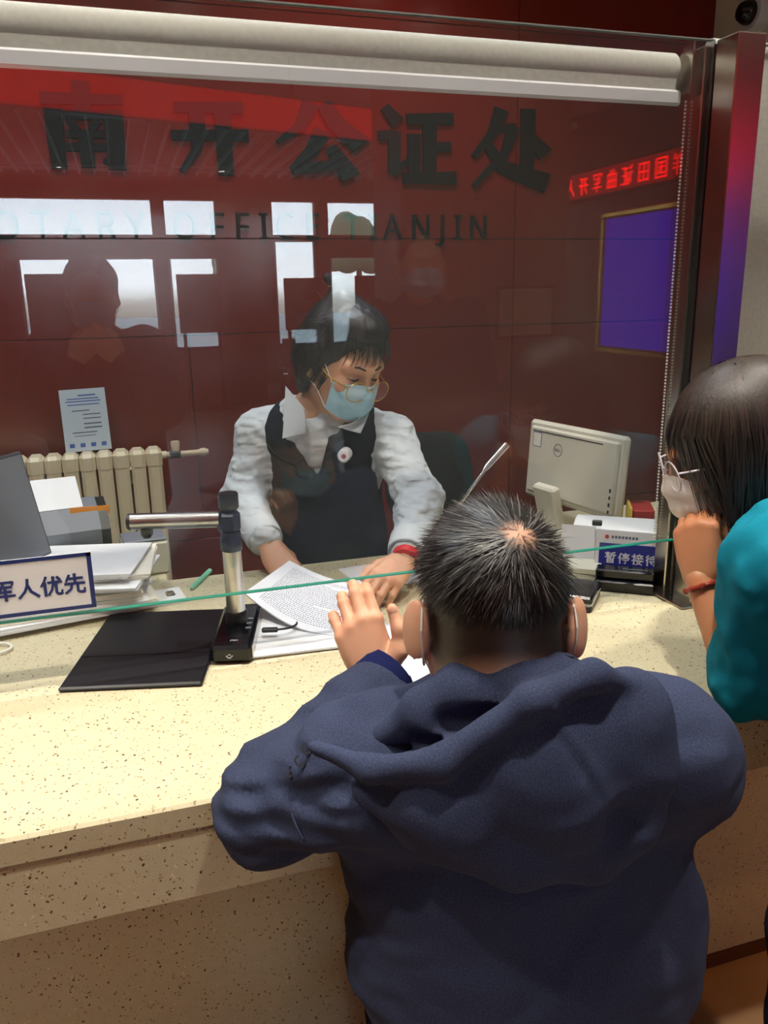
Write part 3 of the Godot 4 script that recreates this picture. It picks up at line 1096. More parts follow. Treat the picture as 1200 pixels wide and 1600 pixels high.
func make_wall_things() -> void:
	# raised characters of the office's name
	var spots := [["南", -0.152, 0.222, 1.757, 0.214, "large black wall character with three uprights under a cross"], ["开", 0.198, 0.222, 1.750, 0.208, "large black wall character of two bars on two legs"], ["公", 0.505, 0.268, 1.747, 0.208, "large black wall character of two falling strokes over a hook"], ["证", 0.828, 0.252, 1.735, 0.220, "large black wall character with a separate hooked left side"], ["处", 1.150, 0.268, 1.728, 0.232, "large black wall character with a long sweeping foot stroke"]]
	for s in spots:
		var mb := MB.new()
		glyph(mb, s[0], Vector2.ZERO, s[4], 0.010, Transform3D(), 1.45, s[2] / s[4])
		var o := put("wall_character", mb, M.letter)
		o.position = Vector3(s[1], s[3], WALL)
		tag(o, s[5], "wall lettering", "characters of the office's name")
	var line := thing("wall_lettering", "line of black English capitals on the red wall below the characters", "wall lettering", Vector3(1.215, 1.5585, WALL))
	var words := "NANKAI NOTARY OFFICE TIANJIN"
	var adv := {"N": 0.757, "A": 0.639, "K": 0.616, "I": 0.279, " ": 0.26, "O": 0.781, "T": 0.554, "R": 0.623, "Y": 0.562, "F": 0.520, "C": 0.632, "E": 0.557, "J": 0.268}
	var em := 0.0765 / 0.714
	var x := 0.0
	for i in range(words.length() - 1, -1, -1):
		var ch := words[i]
		x -= adv[ch] * em
		if ch != " ":
			again("letter", text_mesh(ch, 0.0765, 0.008), M.letter, Transform3D(Basis(), Vector3(x, -0.0225, 0.004)), line)
		x -= 0.0215
	# radiator of cream columns
	var rd := thing("radiator", "cream column radiator on the red wall behind the desk", "radiator", Vector3(0, 0, -1.195))
	var col := MB.new()
	col.box(Vector3(0, 0.665, 0.03), Vector3(0.041, 0.54, 0.022), 0.009)
	col.box(Vector3(0, 0.665, -0.03), Vector3(0.041, 0.54, 0.022), 0.009)
	col.box(Vector3(0, 0.925, 0), Vector3(0.0455, 0.060, 0.084), 0.011)
	col.box(Vector3(0, 0.405, 0), Vector3(0.0455, 0.060, 0.084), 0.011)
	var cm := col.mesh()
	for i in 18:
		again("column", cm, M.radiator, Transform3D(Basis(), Vector3(0.062 - i * 0.0475, 0, 0)), rd)
	for y in [0.930, 0.40]:
		one_tube("header_pipe", PackedVector3Array([Vector3(-0.80, y, 0), Vector3(0.10, y, 0)]), 0.012, M.radiator, rd)
		one_tube("feed_pipe", smooth_path([Vector3(0.10, y, 0), Vector3(0.16, y, 0), Vector3(0.225, y, -0.005)]), 0.009, M.valve, rd)
		var mb := MB.new()
		mb.tube(PackedVector3Array([Vector3(0.196, y, -0.002), Vector3(0.204, y, -0.002), Vector3(0.216, y, -0.002), Vector3(0.222, y, -0.002)]), [0.009, 0.013, 0.013, 0.006], 14)
		put("pipe_end", mb, M.valve, rd)
		mb = MB.new()
		mb.box(Vector3(0.125, y, 0), Vector3(0.040, 0.022, 0.022), 0.006)
		put("valve_body", mb, M.steel_dark, rd)
		mb = MB.new()
		mb.lathe([[0.0, y + 0.010], [0.011, y + 0.010], [0.014, y + 0.036], [0.012, y + 0.040], [0.0, y + 0.040]], Transform3D(Basis(), Vector3(0.128, 0, 0)), 12)
		put("valve_knob", mb, M.valve, rd)
	for bx in [-0.6, 0.0]:
		one_box("wall_bracket", Vector3(bx, 0.86, -0.075), Vector3(0.03, 0.04, 0.068), M.radiator, rd)
	# printed notice standing on the radiator
	var nt := thing("notice_sheet", "printed white notice leaning on the wall above the radiator", "notice", Vector3(-0.122, 0.9555, -1.215))
	nt.rotation = Vector3(-0.32, 0.0, 0.025)
	one_box("sheet", Vector3(0, 0.094, 0), Vector3(0.130, 0.187, 0.004), mat(rgb(178, 190, 196), 0.8), nt)
	var r := RandomNumberGenerator.new()
	r.seed = 3
	var rows := [[0.012, 0.168, 0.05, 0.004], [0.0, 0.158, 0.09, 0.003], [0.0, 0.150, 0.10, 0.003], [0.0, 0.140, 0.09, 0.003], [-0.01, 0.122, 0.05, 0.003], [0.02, 0.110, 0.05, 0.003], [0.02, 0.098, 0.05, 0.003], [0.02, 0.082, 0.05, 0.004], [0.02, 0.070, 0.05, 0.004], [-0.005, 0.056, 0.07, 0.003], [-0.005, 0.046, 0.06, 0.002]]
	for k in rows:
		one_box("printed_line", Vector3(k[0], k[1], 0.0022), Vector3(k[2], k[3], 0.0006), [M.print, M.print_blue][int(k[1] > 0.13)], nt)
	for i in 4:
		one_box("printed_mark", Vector3(-0.045 + i * 0.03, 0.018, 0.0022), Vector3(0.014, 0.012, 0.0006), M.print_blue, nt)
	# dome camera on the side wall
	var cc := thing("security_camera", "white dome security camera on the beige wall", "camera", Vector3(2.05, 2.235, -1.08), 0)
	var mb := MB.new()
	mb.lathe([[0.0, 0.0], [0.055, 0.0], [0.058, 0.02], [0.05, 0.045], [0.0, 0.05]], Transform3D(Basis(Vector3(0, 1, 0), Vector3(-1, 0, 0), Vector3(0, 0, 1)), Vector3.ZERO), 20)
	put("housing", mb, M.white_metal, cc)
	mb = MB.new()
	mb.lathe([[0.036, 0.045], [0.036, 0.06], [0.026, 0.080], [0.010, 0.088], [0.0, 0.089]], Transform3D(Basis(Vector3(0, 1, 0), Vector3(-1, 0, 0), Vector3(0, 0, 1)), Vector3.ZERO), 20)
	put("dome_lens", mb, M.black_gloss, cc)


func page_texture(sd: int, margin := 0.1, gap := 22, tone := Color(0.42, 0.43, 0.5)) -> ImageTexture:
	var w := 512
	var h := 720
	var im := Image.create(w, h, false, Image.FORMAT_RGB8)
	im.fill(rgb(228, 230, 236))
	var r := RandomNumberGenerator.new()
	r.seed = sd
	var y := int(h * margin)
	while y < h * (1.0 - margin):
		var x := int(w * margin)
		var stop := w * (1.0 - margin) * (r.randf_range(0.4, 1.0) if r.randf() < 0.2 else 1.0)
		while x < stop:
			var n := r.randi_range(6, 10)
			im.fill_rect(Rect2i(x, y, n, 9), tone.lerp(rgb(228, 230, 236), r.randf_range(0.05, 0.55)))
			x += n + r.randi_range(2, 5)
		y += gap
	return ImageTexture.create_from_image(im)


func page(sd: int) -> StandardMaterial3D:
	var m := mat(Color.WHITE, 0.85)
	m.albedo_texture = page_texture(sd)
	return m


func bundle(called: String, at: Vector3, size: Vector3, turn: float, material: Material, label: String, group := "", sd := 1, category := "document bundle") -> Node3D:
	var t := thing(called, label, category, at, turn, group)
	var r := RandomNumberGenerator.new()
	r.seed = sd
	var n := maxi(2, int(size.y / 0.006))
	for i in n:
		var h := size.y / n
		one_box("sheet", Vector3(r.randfn() * 0.0015, h * (i + 0.5), r.randfn() * 0.0015), Vector3(size.x, h * 0.93, size.z), material, t, 0.0, Basis(Vector3.UP, r.randfn() * 0.012))
	return t


func make_desk_things() -> void:
	var mb := MB.new()
	# ---- document camera on its black mat
	var d := thing("document_camera", "silver and black document camera with a folding arm on a black mat", "document camera", Vector3(0, TOP, -0.095), -0.247)
	mb = MB.new()
	mb.box(Vector3(0, 0.0045, 0), Vector3(0.232, 0.009, 0.322), 0.003)
	put("mat", mb, M.pad, d)
	one_box("mat_crease", Vector3(0, 0.0093, 0.045), Vector3(0.226, 0.0006, 0.0015), M.black_gloss, d)
	mb = MB.new()
	mb.box(Vector3(0.153, 0.016, -0.024), Vector3(0.072, 0.032, 0.205), 0.006)
	put("base", mb, M.black_gloss, d)
	one_box("base_plate", Vector3(0.1895, 0.016, -0.024), Vector3(0.002, 0.026, 0.190), M.aluminium, d, 0.001)
	again("maker_mark", text_mesh("jieyu", 0.0045, 0.0004), M.sign_white, Transform3D(Basis(Vector3.RIGHT, -PI / 2), Vector3(0.150, 0.0324, 0.055)), d)
	for k in [[0.148, 0.012], [0.153, 0.012], [0.1505, 0.017], [0.1505, 0.0105], [0.146, 0.0145], [0.155, 0.0145]]:
		one_box("port_mark", Vector3(k[0], k[1], 0.0788), Vector3(0.0035, 0.0012, 0.0006), M.sign_white, d)
	for k in 3:
		one_box("button", Vector3(0.176, 0.0325, -0.045 + k * 0.022), Vector3(0.010, 0.002, 0.006), M.grey_plastic, d, 0.0008)
	mb = MB.new()
	mb.lathe([[0.021, 0.030], [0.021, 0.052], [0.018, 0.056], [0.0175, 0.056]], Transform3D(Basis(), Vector3(0.152, 0, -0.033)), 28)
	put("socket", mb, M.black_plastic, d)
	mb = MB.new()
	mb.lathe([[0.0173, 0.05], [0.0173, 0.178]], Transform3D(Basis(), Vector3(0.152, 0, -0.033)), 32)
	put("column", mb, M.aluminium, d)
	mb = MB.new()
	mb.lathe([[0.0178, 0.172], [0.0195, 0.174], [0.0195, 0.193], [0.0178, 0.196], [0.0178, 0.208]], Transform3D(Basis(), Vector3(0.152, 0, -0.033)), 28)
	put("collar", mb, M.blue_black, d)
	mb = MB.new()
	mb.box(Vector3(0.150, 0.226, -0.033), Vector3(0.040, 0.046, 0.036), 0.010)
	put("elbow_joint", mb, M.blue_black, d)
	mb = MB.new()
	mb.lathe([[0.012, 0.246], [0.0165, 0.251], [0.018, 0.253], [0.018, 0.276], [0.0165, 0.279], [0.0, 0.2795]], Transform3D(Basis(), Vector3(0.152, 0, -0.033)), 28)
	put("knob", mb, M.black_plastic, d)
	mb = MB.new()
	mb.tube(PackedVector3Array([Vector3(0.134, 0.231, -0.033), Vector3(-0.022, 0.231, -0.033)]), 0.0150, 28)
	put("arm", mb, M.aluminium, d)
	mb = MB.new()
	mb.tube(PackedVector3Array([Vector3(-0.022, 0.231, -0.033), Vector3(-0.026, 0.231, -0.033), Vector3(-0.029, 0.231, -0.033)]), [0.0152, 0.0152, 0.013], 28)
	put("arm_cap", mb, M.black_plastic, d)
	mb = MB.new()
	mb.lathe([[0.0, 0.201], [0.007, 0.201], [0.011, 0.207], [0.012, 0.219]], Transform3D(Basis(), Vector3(0.003, 0, -0.033)), 16)
	put("lens", mb, M.black_gloss, d)
	var cb := thing("usb_cable", "black cable plugged into the document camera base", "cable", Vector3(0.19, TOP, -0.06))
	one_box("plug", Vector3(0.022, 0.018, -0.003), Vector3(0.030, 0.008, 0.011), M.black_plastic, cb, 0.002, Basis(Vector3.UP, -0.25))
	one_tube("cord", smooth_path([Vector3(0.036, 0.018, 0.0), Vector3(0.06, 0.016, -0.005), Vector3(0.078, 0.012, -0.03), Vector3(0.078, 0.006, -0.07), Vector3(0.07, 0.005, -0.11)]), 0.0022, M.cable_black, cb, 8)
	var lp := one_tube("charging_cord", smooth_path([Vector3(-0.36, TOP + 0.003, -0.13), Vector3(-0.29, TOP + 0.003, -0.16), Vector3(-0.258, TOP + 0.003, -0.165), Vector3(-0.245, TOP + 0.003, -0.185), Vector3(-0.27, TOP + 0.003, -0.21), Vector3(-0.36, TOP + 0.003, -0.22)]), 0.0025, M.cable_white, self, 8)
	tag(lp, "thin white cord looped on the counter beside the black mat", "cord")
	# ---- documents being passed over
	var held := MB.new()
	var A := Vector3(0.186, 0.826, -0.20)
	var B := Vector3(0.385, 0.789, 0.0)
	var C := Vector3(0.462, 0.789, -0.235)
	var D := Vector3(0.308, 0.830, -0.355)
	held.sheet(16, 12, func(u: float, v: float) -> Vector3:
		var p := A.lerp(B, u).lerp(D.lerp(C, u), v)
		return p + Vector3(0, -0.018 * sin(u * PI) * (1.0 - 0.4 * v), 0) + Vector3(-0.02, 0, 0.045) * sin(u * PI) * (1.0 - v) * 0.7, 0.0025)
	var hp := put("printed_contract", held, page(4))
	tag(hp, "curling printed pages held in the clerk's hand over the desk", "document")
	var wh := bundle("blank_sheets", Vector3(0.275, TOP, -0.105), Vector3(0.215, 0.004, 0.24), -0.04, M.paper, "white sheets lying under the curling printed pages", "", 2, "document")
	var bs := bundle("form_sheet", Vector3(0.545, TOP - 0.003, -0.335), Vector3(0.21, 0.003, 0.16), 0.12, page(8), "printed form lying by the clerk's elbow", "", 3, "document")
	var ms := bundle("signed_sheets", Vector3(0.435, TOP, 0.105), Vector3(0.21, 0.004, 0.297), -0.30, page(9), "bright white sheets on the counter before the seated man", "", 4, "document")
	one_box("loose_sheet", Vector3(0.01, 0.0052, 0.02), Vector3(0.20, 0.0006, 0.28), page(15), ms, 0.0, Basis(Vector3.UP, 0.13))
	# ---- pile of documents behind the priority card
	var r := RandomNumberGenerator.new()
	r.seed = 21
	var y := TOP - 0.003 + 0.0108
	var tones := [M.paper, M.paper_warm, M.paper]
	for i in 9:
		var h := r.randf_range(0.006, 0.011)
		bundle("document_bundle", Vector3(-0.145 + r.randfn() * 0.008 + (0.012 if i > 5 else 0.0), y, -0.365 + r.randfn() * 0.006 - (0.02 if i > 4 else 0.0)), Vector3(0.297, h, 0.21), r.randfn() * (0.10 if i < 6 else 0.22) + 0.10, tones[i % 3], ["lowest", "second lowest", "third lowest", "fourth lowest", "middle", "fourth from top", "third from top", "second from top", "topmost"][i] + " paper bundle in the pile behind the priority card", "papers piled behind the priority card", 30 + i)
		y += h + 0.0004
	var low := bundle("clipped_document", Vector3(-0.105, TOP - 0.003, -0.330), Vector3(0.36, 0.010, 0.075), 0.13, M.paper, "long white document with a black binder clip below the pile", "", 60)
	mb = MB.new()
	mb.box(Vector3(0.155, 0.007, 0.0), Vector3(0.018, 0.016, 0.022), 0.003)
	put("binder_clip", mb, M.black_plastic, low)
	var pen := thing("mint_pen", "mint green pen lying on the desk near the radiator", "pen", Vector3(0.12, TOP + 0.0025, -0.435), 1.118)
	mb = MB.new()
	mb.tube(PackedVector3Array([Vector3(-0.060, 0, 0), Vector3(-0.052, 0, 0), Vector3(0.035, 0, 0), Vector3(0.058, 0, 0)]), [0.0025, 0.0052, 0.0056, 0.0056], 14)
	put("barrel", mb, M.mint, pen)
	one_box("pen_clip", Vector3(0.035, 0.006, 0), Vector3(0.036, 0.0015, 0.003), M.mint, pen, 0.0005)
	# ---- monitor panel, scanner and label box at the left
	var mo := thing("tilted_monitor", "dark tilted monitor at the desk end beyond the priority card", "monitor", Vector3(-0.172, TOP - 0.003, -0.455), 0.98)
	var tilt := Basis(Vector3.FORWARD, 0.0) * Basis(Vector3.RIGHT, -0.20)
	mb = MB.new()
	mb.box(tilt * Vector3(-0.17, 0.205, 0.0), Vector3(0.34, 0.232, 0.014), 0.004, tilt)
	put("bezel", mb, M.dark_grey, mo)
	one_box("screen", tilt * Vector3(-0.17, 0.207, 0.0074), Vector3(0.325, 0.214, 0.001), M.screen_off, mo, 0.0, tilt)
	one_box("stand", Vector3(-0.05, 0.085, -0.075), Vector3(0.05, 0.17, 0.02), M.dark_grey, mo, 0.003)
	one_box("foot", Vector3(-0.05, 0.004, -0.08), Vector3(0.10, 0.008, 0.08), M.dark_grey, mo, 0.003)
	var sc := thing("document_scanner", "grey sheet-fed scanner with paper in its tray and an orange tab", "scanner", Vector3(-0.165, TOP - 0.003, -0.575), 0.15)
	one_box("pedestal", Vector3(0, 0.035, 0), Vector3(0.20, 0.07, 0.11), M.dark_grey, sc, 0.006)
	var prof := PackedVector2Array([Vector2(-0.06, 0.065), Vector2(0.055, 0.065), Vector2(0.06, 0.12), Vector2(0.025, 0.165), Vector2(-0.02, 0.178), Vector2(-0.06, 0.15)])
	mb = MB.new()
	mb.prism(prof, Transform3D(Basis(Vector3(0, 0, 1), Vector3.UP, Vector3(-1, 0, 0)), Vector3(0.075, 0, 0)), 0.17)
	put("body", mb, M.grey_plastic, sc)
	mb = MB.new()
	mb.prism(prof, Transform3D(Basis(Vector3(0, 0, 1), Vector3.UP, Vector3(-1, 0, 0)), Vector3(0.095, -0.002, 0)), 0.02)
	put("side_cover", mb, M.black_plastic, sc)
	one_box("paper", Vector3(-0.02, 0.190, -0.035), Vector3(0.13, 0.003, 0.12), M.paper, sc, 0.0, Basis(Vector3.RIGHT, 0.42))
	one_box("tab", Vector3(0.058, 0.158, 0.030), Vector3(0.085, 0.018, 0.003), M.orange, sc, 0.0, Basis(Vector3.BACK, -0.05))
	var lb := thing("label_printer", "small cream label printer beside the grey scanner", "printer", Vector3(0.005, TOP - 0.003, -0.560), 0.1)
	one_box("body", Vector3(0, 0.040, 0), Vector3(0.10, 0.080, 0.09), M.box_white, lb, 0.006)
	one_box("lid", Vector3(0.0, 0.083, 0.0), Vector3(0.095, 0.006, 0.085), M.grey_plastic, lb, 0.002)
	one_box("slot", Vector3(-0.01, 0.055, 0.0455), Vector3(0.06, 0.008, 0.001), M.black_plastic, lb)
	var rt := thing("side_desk", "speckled stone side desk under the white computer", "desk", Vector3(0, 0, 0))
	one_box("desk_top", Vector3(1.50, TOP - 0.0225, -0.572), Vector3(0.88, 0.039, 0.20), M.stone, rt, 0.003)
	one_box("panel", Vector3(1.50, 0.37, -0.64), Vector3(0.84, 0.735, 0.03), M.wood, rt)
	# ---- white all-in-one computer seen from behind
	var pc := thing("all_in_one_computer", "white all-in-one computer turned with its back to the glass", "computer", Vector3(1.097, TOP - 0.003, -0.514), -1.372)
	var lean := Basis(Vector3.RIGHT, -0.07)
	mb = MB.new()
	mb.box(lean * Vector3(0, 0.165, 0.0), Vector3(0.368, 0.215, 0.022), 0.008, lean)
	put("case", mb, M.pc_white, pc)
	mb = MB.new()
	mb.box(lean * Vector3(0, 0.165, 0.013), Vector3(0.335, 0.185, 0.012), 0.0058, lean)
	put("back_cover", mb, M.pc_white, pc)
	one_box("screen_glass", lean * Vector3(0, 0.165, -0.0112), Vector3(0.35, 0.197, 0.001), M.black_gloss, pc, 0.0, lean)
	one_box("vent_slot", lean * Vector3(-0.02, 0.245, 0.0192), Vector3(0.27, 0.0030, 0.001), M.ink, pc, 0.0, lean)
	for k in 4:
		one_box("port", lean * Vector3(0.155, 0.135 - k * 0.018, 0.0192), Vector3(0.006, 0.010 - 0.0015 * (k % 2), 0.001), M.ink, pc, 0.0, lean)
	mb = MB.new()
	var ring := []
	for i in 25:
		ring.append(lean * Vector3(-0.048 + 0.0165 * cos(TAU * i / 24.0), 0.205 + 0.0165 * sin(TAU * i / 24.0), 0.0192))
	mb.tube(PackedVector3Array(ring), 0.0011, 6)
	put("logo_ring", mb, M.grey_ink, pc)
	again("logo_letters", text_mesh("DELL", 0.0075, 0.0006, true), M.grey_ink, Transform3D(lean, lean * Vector3(-0.0605, 0.1990, 0.0194)), pc)
	one_box("sticker", lean * Vector3(-0.135, 0.222, 0.0192), Vector3(0.034, 0.040, 0.0006), M.print_blue, pc, 0.0, lean)
	one_box("sticker_face", lean * Vector3(-0.135, 0.222, 0.0195), Vector3(0.030, 0.036, 0.0006), M.paper_warm, pc, 0.0, lean)
	mb = MB.new()
	mb.box(Vector3(-0.035, 0.060, 0.040), Vector3(0.085, 0.120, 0.028), 0.006, Basis(Vector3.RIGHT, 0.25))
	put("stand", mb, M.pc_white, pc)
	one_box("stand_foot", Vector3(-0.035, 0.004, 0.03), Vector3(0.15, 0.008, 0.11), M.pc_white, pc, 0.003)
	# ---- papers, suspended-service card, reader, boxes and wallet at the right
	var tr := bundle("paper_tray_stack", Vector3(1.045, TOP - 0.003, -0.225), Vector3(0.18, 0.096, 0.13), -0.62, M.paper, "tall stack of white papers behind the blue service card", "", 70)
	one_box("clipped_page", Vector3(-0.075, 0.062, 0.072), Vector3(0.075, 0.088, 0.0012), page(12), tr, 0.0, Basis(Vector3.RIGHT, -0.12))
	one_box("binder_clip", Vector3(-0.035, 0.112, 0.060), Vector3(0.022, 0.012, 0.012), M.black_plastic, tr, 0.002)
	var fo := thing("red_folder", "red and yellow folder lying behind the tall stack of papers", "folder", Vector3(1.17, TOP - 0.003, -0.30), -0.5)
	one_box("cover", Vector3(0, 0.055, 0), Vector3(0.05, 0.11, 0.10), M.red_card, fo, 0.003)
	one_box("divider", Vector3(-0.03, 0.057, 0.01), Vector3(0.006, 0.115, 0.09), M.yellow_card, fo)
	var cd := thing("service_card", "blue and white desk card with white Chinese characters", "sign", Vector3(1.004, TOP - 0.003, -0.096), -0.66)
	var cl := Basis(Vector3.RIGHT, -0.14)
	one_box("card", cl * Vector3(0, 0.057, 0), Vector3(0.150, 0.114, 0.004), M.sign_white, cd, 0.001, cl)
	one_box("blue_field", cl * Vector3(0.002, 0.044, 0.0023), Vector3(0.138, 0.082, 0.0008), M.blue_panel, cd, 0.0, cl)
	var word := ["暂", "停", "接", "待"]
	for i in 4:
		mb = MB.new()
		glyph(mb, word[i], Vector2(-0.054 + i * 0.0285, 0.042), 0.0235, 0.0006, Transform3D(cl, cl * Vector3(0, 0, 0.0026)), 1.5)
		put("character", mb, M.sign_white, cd)
	mb = MB.new()
	mb.tube(PackedVector3Array([cl * Vector3(-0.052, 0.099, 0.0021), cl * Vector3(-0.052, 0.099, 0.0028)]), 0.0045, 12)
	put("emblem", mb, M.red_card, cd)
	for i in 8:
		one_box("small_character", cl * Vector3(-0.040 + i * 0.0072, 0.099, 0.0023), Vector3(0.0052, 0.0058, 0.0005), M.print, cd, 0.0, cl)
	one_box("strut", Vector3(0, 0.025, -0.035), Vector3(0.06, 0.05, 0.003), M.sign_white, cd, 0.0, Basis(Vector3.RIGHT, 0.5))
	var rd := thing("card_reader", "glossy black card reader in front of the blue service card", "card reader", Vector3(0.972, TOP - 0.003, -0.066), -0.63)
	one_box("body", Vector3(0, 0.012, 0), Vector3(0.122, 0.024, 0.050), M.black_gloss, rd, 0.003)
	one_box("upper_body", Vector3(0, 0.0345, -0.008), Vector3(0.120, 0.020, 0.036), M.black_gloss, rd, 0.003)
	one_box("slot", Vector3(0.02, 0.0447, -0.004), Vector3(0.05, 0.001, 0.003), M.grey_plastic, rd)
	var yb := TOP - 0.003
	for i in 3:
		var o := one_box("booklet", Vector3(0.905, yb + 0.0065, -0.158), Vector3(0.115, 0.0125, 0.070), M.box_white, self, 0.0015, Basis(Vector3.UP, -0.55 + [0.0, 0.05, -0.04][i]))
		tag(o, ["lowest", "middle", "topmost"][i] + " pale flat box in the little stack beside the card reader", "box", "pale boxes beside the card reader")
		yb += 0.0130
	var wl := thing("black_case", "black leather case lying beside the pale boxes", "case", Vector3(0.838, TOP, -0.030), -0.72)
	one_box("lower_half", Vector3(0, 0.008, 0), Vector3(0.075, 0.016, 0.105), M.black_plastic, wl, 0.003)
	one_box("upper_half", Vector3(0, 0.0245, 0), Vector3(0.076, 0.016, 0.106), M.black_gloss, wl, 0.004)
	one_box("pages", Vector3(0.001, 0.0162, 0), Vector3(0.073, 0.003, 0.101), M.paper_warm, wl)
	# ---- gooseneck microphone
	var mi := thing("gooseneck_microphone", "slim grey gooseneck microphone rising from the desk", "microphone", Vector3(0.66, TOP - 0.003, -0.36))
	mb = MB.new()
	mb.lathe([[0.0, 0.0], [0.034, 0.0], [0.034, 0.012], [0.012, 0.02], [0.006, 0.03]], Transform3D(), 20)
	put("base", mb, M.dark_grey, mi)
	one_tube("neck", smooth_path([Vector3(0, 0.02, 0), Vector3(0.02, 0.10, 0.01), Vector3(0.062, 0.172, 0.03), Vector3(0.105, 0.225, 0.03)]), 0.0038, M.aluminium, mi, 10)
	mb = MB.new()
	mb.tube(PackedVector3Array([Vector3(0.102, 0.222, 0.03), Vector3(0.110, 0.232, 0.03), Vector3(0.158, 0.279, 0.03), Vector3(0.160, 0.281, 0.03)]), [0.004, 0.0075, 0.0085, 0.006], 14)
	put("head", mb, M.aluminium, mi)
	# ---- clerk's spare chair
	var ch := thing("office_chair", "black office chair standing by the red wall", "chair", Vector3(0.87, 0, -0.93), -0.15)
	mb = MB.new()
	var Lc := []
	el(Lc, Vector3(0, 0.82, -0.06), Basis(Vector3.RIGHT, -0.1), Vector3(0.14, 0.16, 0.035), 0.05)
	rc(Lc, Vector3(-0.06, 0.72, -0.05), Vector3(-0.07, 0.92, -0.07), 0.045, 0.04, 0.06, Vector3.BACK, 0.6)
	rc(Lc, Vector3(0.06, 0.72, -0.05), Vector3(0.07, 0.92, -0.07), 0.045, 0.04, 0.06, Vector3.BACK, 0.6)
	solid(mb, Lc, 0.012)
	put("backrest", mb, M.black_fabric, ch)
	one_box("seat", Vector3(0, 0.47, 0.10), Vector3(0.34, 0.07, 0.34), M.black_fabric, ch, 0.03)
	one_box("back_support", Vector3(0, 0.58, -0.06), Vector3(0.05, 0.26, 0.02), M.black_plastic, ch, 0.004)
	one_tube("gas_lift", PackedVector3Array([Vector3(0, 0.08, 0.12), Vector3(0, 0.45, 0.12)]), 0.025, M.steel_dark, ch)
	for i in 5:
		var a := TAU * i / 5.0
		one_tube("foot", PackedVector3Array([Vector3(0, 0.08, 0.12), Vector3(sin(a) * 0.18, 0.045, 0.12 + cos(a) * 0.18)]), [0.025, 0.016], M.black_plastic, ch)
		mb = MB.new()
		mb.tube(PackedVector3Array([Vector3(sin(a) * 0.18 - 0.012, 0.025, 0.12 + cos(a) * 0.18), Vector3(sin(a) * 0.18 + 0.012, 0.025, 0.12 + cos(a) * 0.18)]), 0.025, 14)
		put("castor", mb, M.black_plastic, ch)


# ------------------------------------------------------------------ people: shared pieces. A head's own axes are x = its left, y = up, z = where the face points.
func head_parts(L: Array, T: Transform3D, ears := true) -> void:
	var B := T.basis
	el(L, T * Vector3(0, 0.034, -0.012), B, Vector3(0.0745, 0.090, 0.094), 0.02)
	el(L, T * Vector3(0, -0.022, 0.026), B, Vector3(0.064, 0.084, 0.064), 0.03)
	rc(L, T * Vector3(0, -0.088, 0.050), T * Vector3(0, -0.100, 0.058), 0.030, 0.024, 0.03)
	for s in [-1, 1]:
		rc(L, T * Vector3(s * 0.052, -0.055, 0.0), T * Vector3(s * 0.018, -0.098, 0.045), 0.020, 0.020, 0.03)
		el(L, T * Vector3(s * 0.036, -0.028, 0.068), B, Vector3(0.024, 0.022, 0.020), 0.02)
		rc(L, T * Vector3(s * 0.012, 0.022, 0.088), T * Vector3(s * 0.044, 0.024, 0.074), 0.010, 0.010, 0.02)
		el(L, T * Vector3(s * 0.031, 0.004, 0.096), B, Vector3(0.017, 0.010, 0.012), 0.014, -1)
		el(L, T * Vector3(s * 0.031, 0.003, 0.079), B, Vector3(0.014, 0.009, 0.010), 0.006)
		if ears:
			var E := B * Basis(Vector3.UP, s * 0.5) * Basis(Vector3.RIGHT, -0.18)
			el(L, T * Vector3(s * 0.083, -0.006, -0.012), E, Vector3(0.0085, 0.033, 0.020), 0.008)
			el(L, T * Vector3(s * 0.080, -0.032, -0.006), E, Vector3(0.008, 0.012, 0.010), 0.008)
			el(L, T * Vector3(s * 0.092, -0.002, -0.005), E, Vector3(0.006, 0.020, 0.010), 0.006, -1)
	rc(L, T * Vector3(0, 0.012, 0.088), T * Vector3(0, -0.030, 0.102), 0.008, 0.012, 0.012)
	for s in [-1, 1]:
		el(L, T * Vector3(s * 0.012, -0.034, 0.092), B, Vector3(0.009, 0.007, 0.010), 0.008)
	rc(L, T * Vector3(-0.018, -0.066, 0.078), T * Vector3(0.018, -0.066, 0.078), 0.009, 0.009, 0.012)


func hand_parts(L: Array, T: Transform3D, side: float, curl: Array, thumb: Array, size := 1.0) -> void:   # y = along the fingers, x * side = towards the thumb, z = back of the hand; curl: [root, middle, tip, spread] for index to little finger
	var at := func(v: Vector3) -> Vector3: return T * (Vector3(v.x * side, v.y, v.z) * size)
	var root := [Vector3(0.027, 0.088, 0), Vector3(0.008, 0.092, 0.002), Vector3(-0.011, 0.087, 0.001), Vector3(-0.028, 0.077, -0.003)]
	var seg := [[0.040, 0.025, 0.020], [0.044, 0.028, 0.021], [0.041, 0.026, 0.021], [0.032, 0.019, 0.018]]
	for i in 4:
		rc(L, at.call(Vector3(root[i].x * 0.45, 0.0, 0)), at.call(root[i]), 0.0135 * size, 0.0112 * size, 0.012)
		var a := 0.0
		var p: Vector3 = root[i]
		for j in 3:
			a += curl[i][j]
			var sp: float = curl[i][3]
			var q: Vector3 = p + Vector3(sin(sp) * cos(a), cos(sp) * cos(a), -sin(a)) * seg[i][j]
			var r0: float = [0.0098, 0.0088, 0.0080][j] * (0.88 if i == 3 else 1.0)
			var r1: float = [0.0088, 0.0080, 0.0066][j] * (0.88 if i == 3 else 1.0)
			rc(L, at.call(p), at.call(q), r0 * size, r1 * size, 0.005)
			p = q
	el(L, at.call(Vector3(0.0, 0.048, -0.005)), T.basis, Vector3(0.036, 0.046, 0.014) * size, 0.012)
	for i in 3:
		rc(L, at.call(thumb[i]), at.call(thumb[i + 1]), [0.0165, 0.0115, 0.0100][i] * size, [0.0118, 0.0100, 0.0085][i] * size, 0.010)


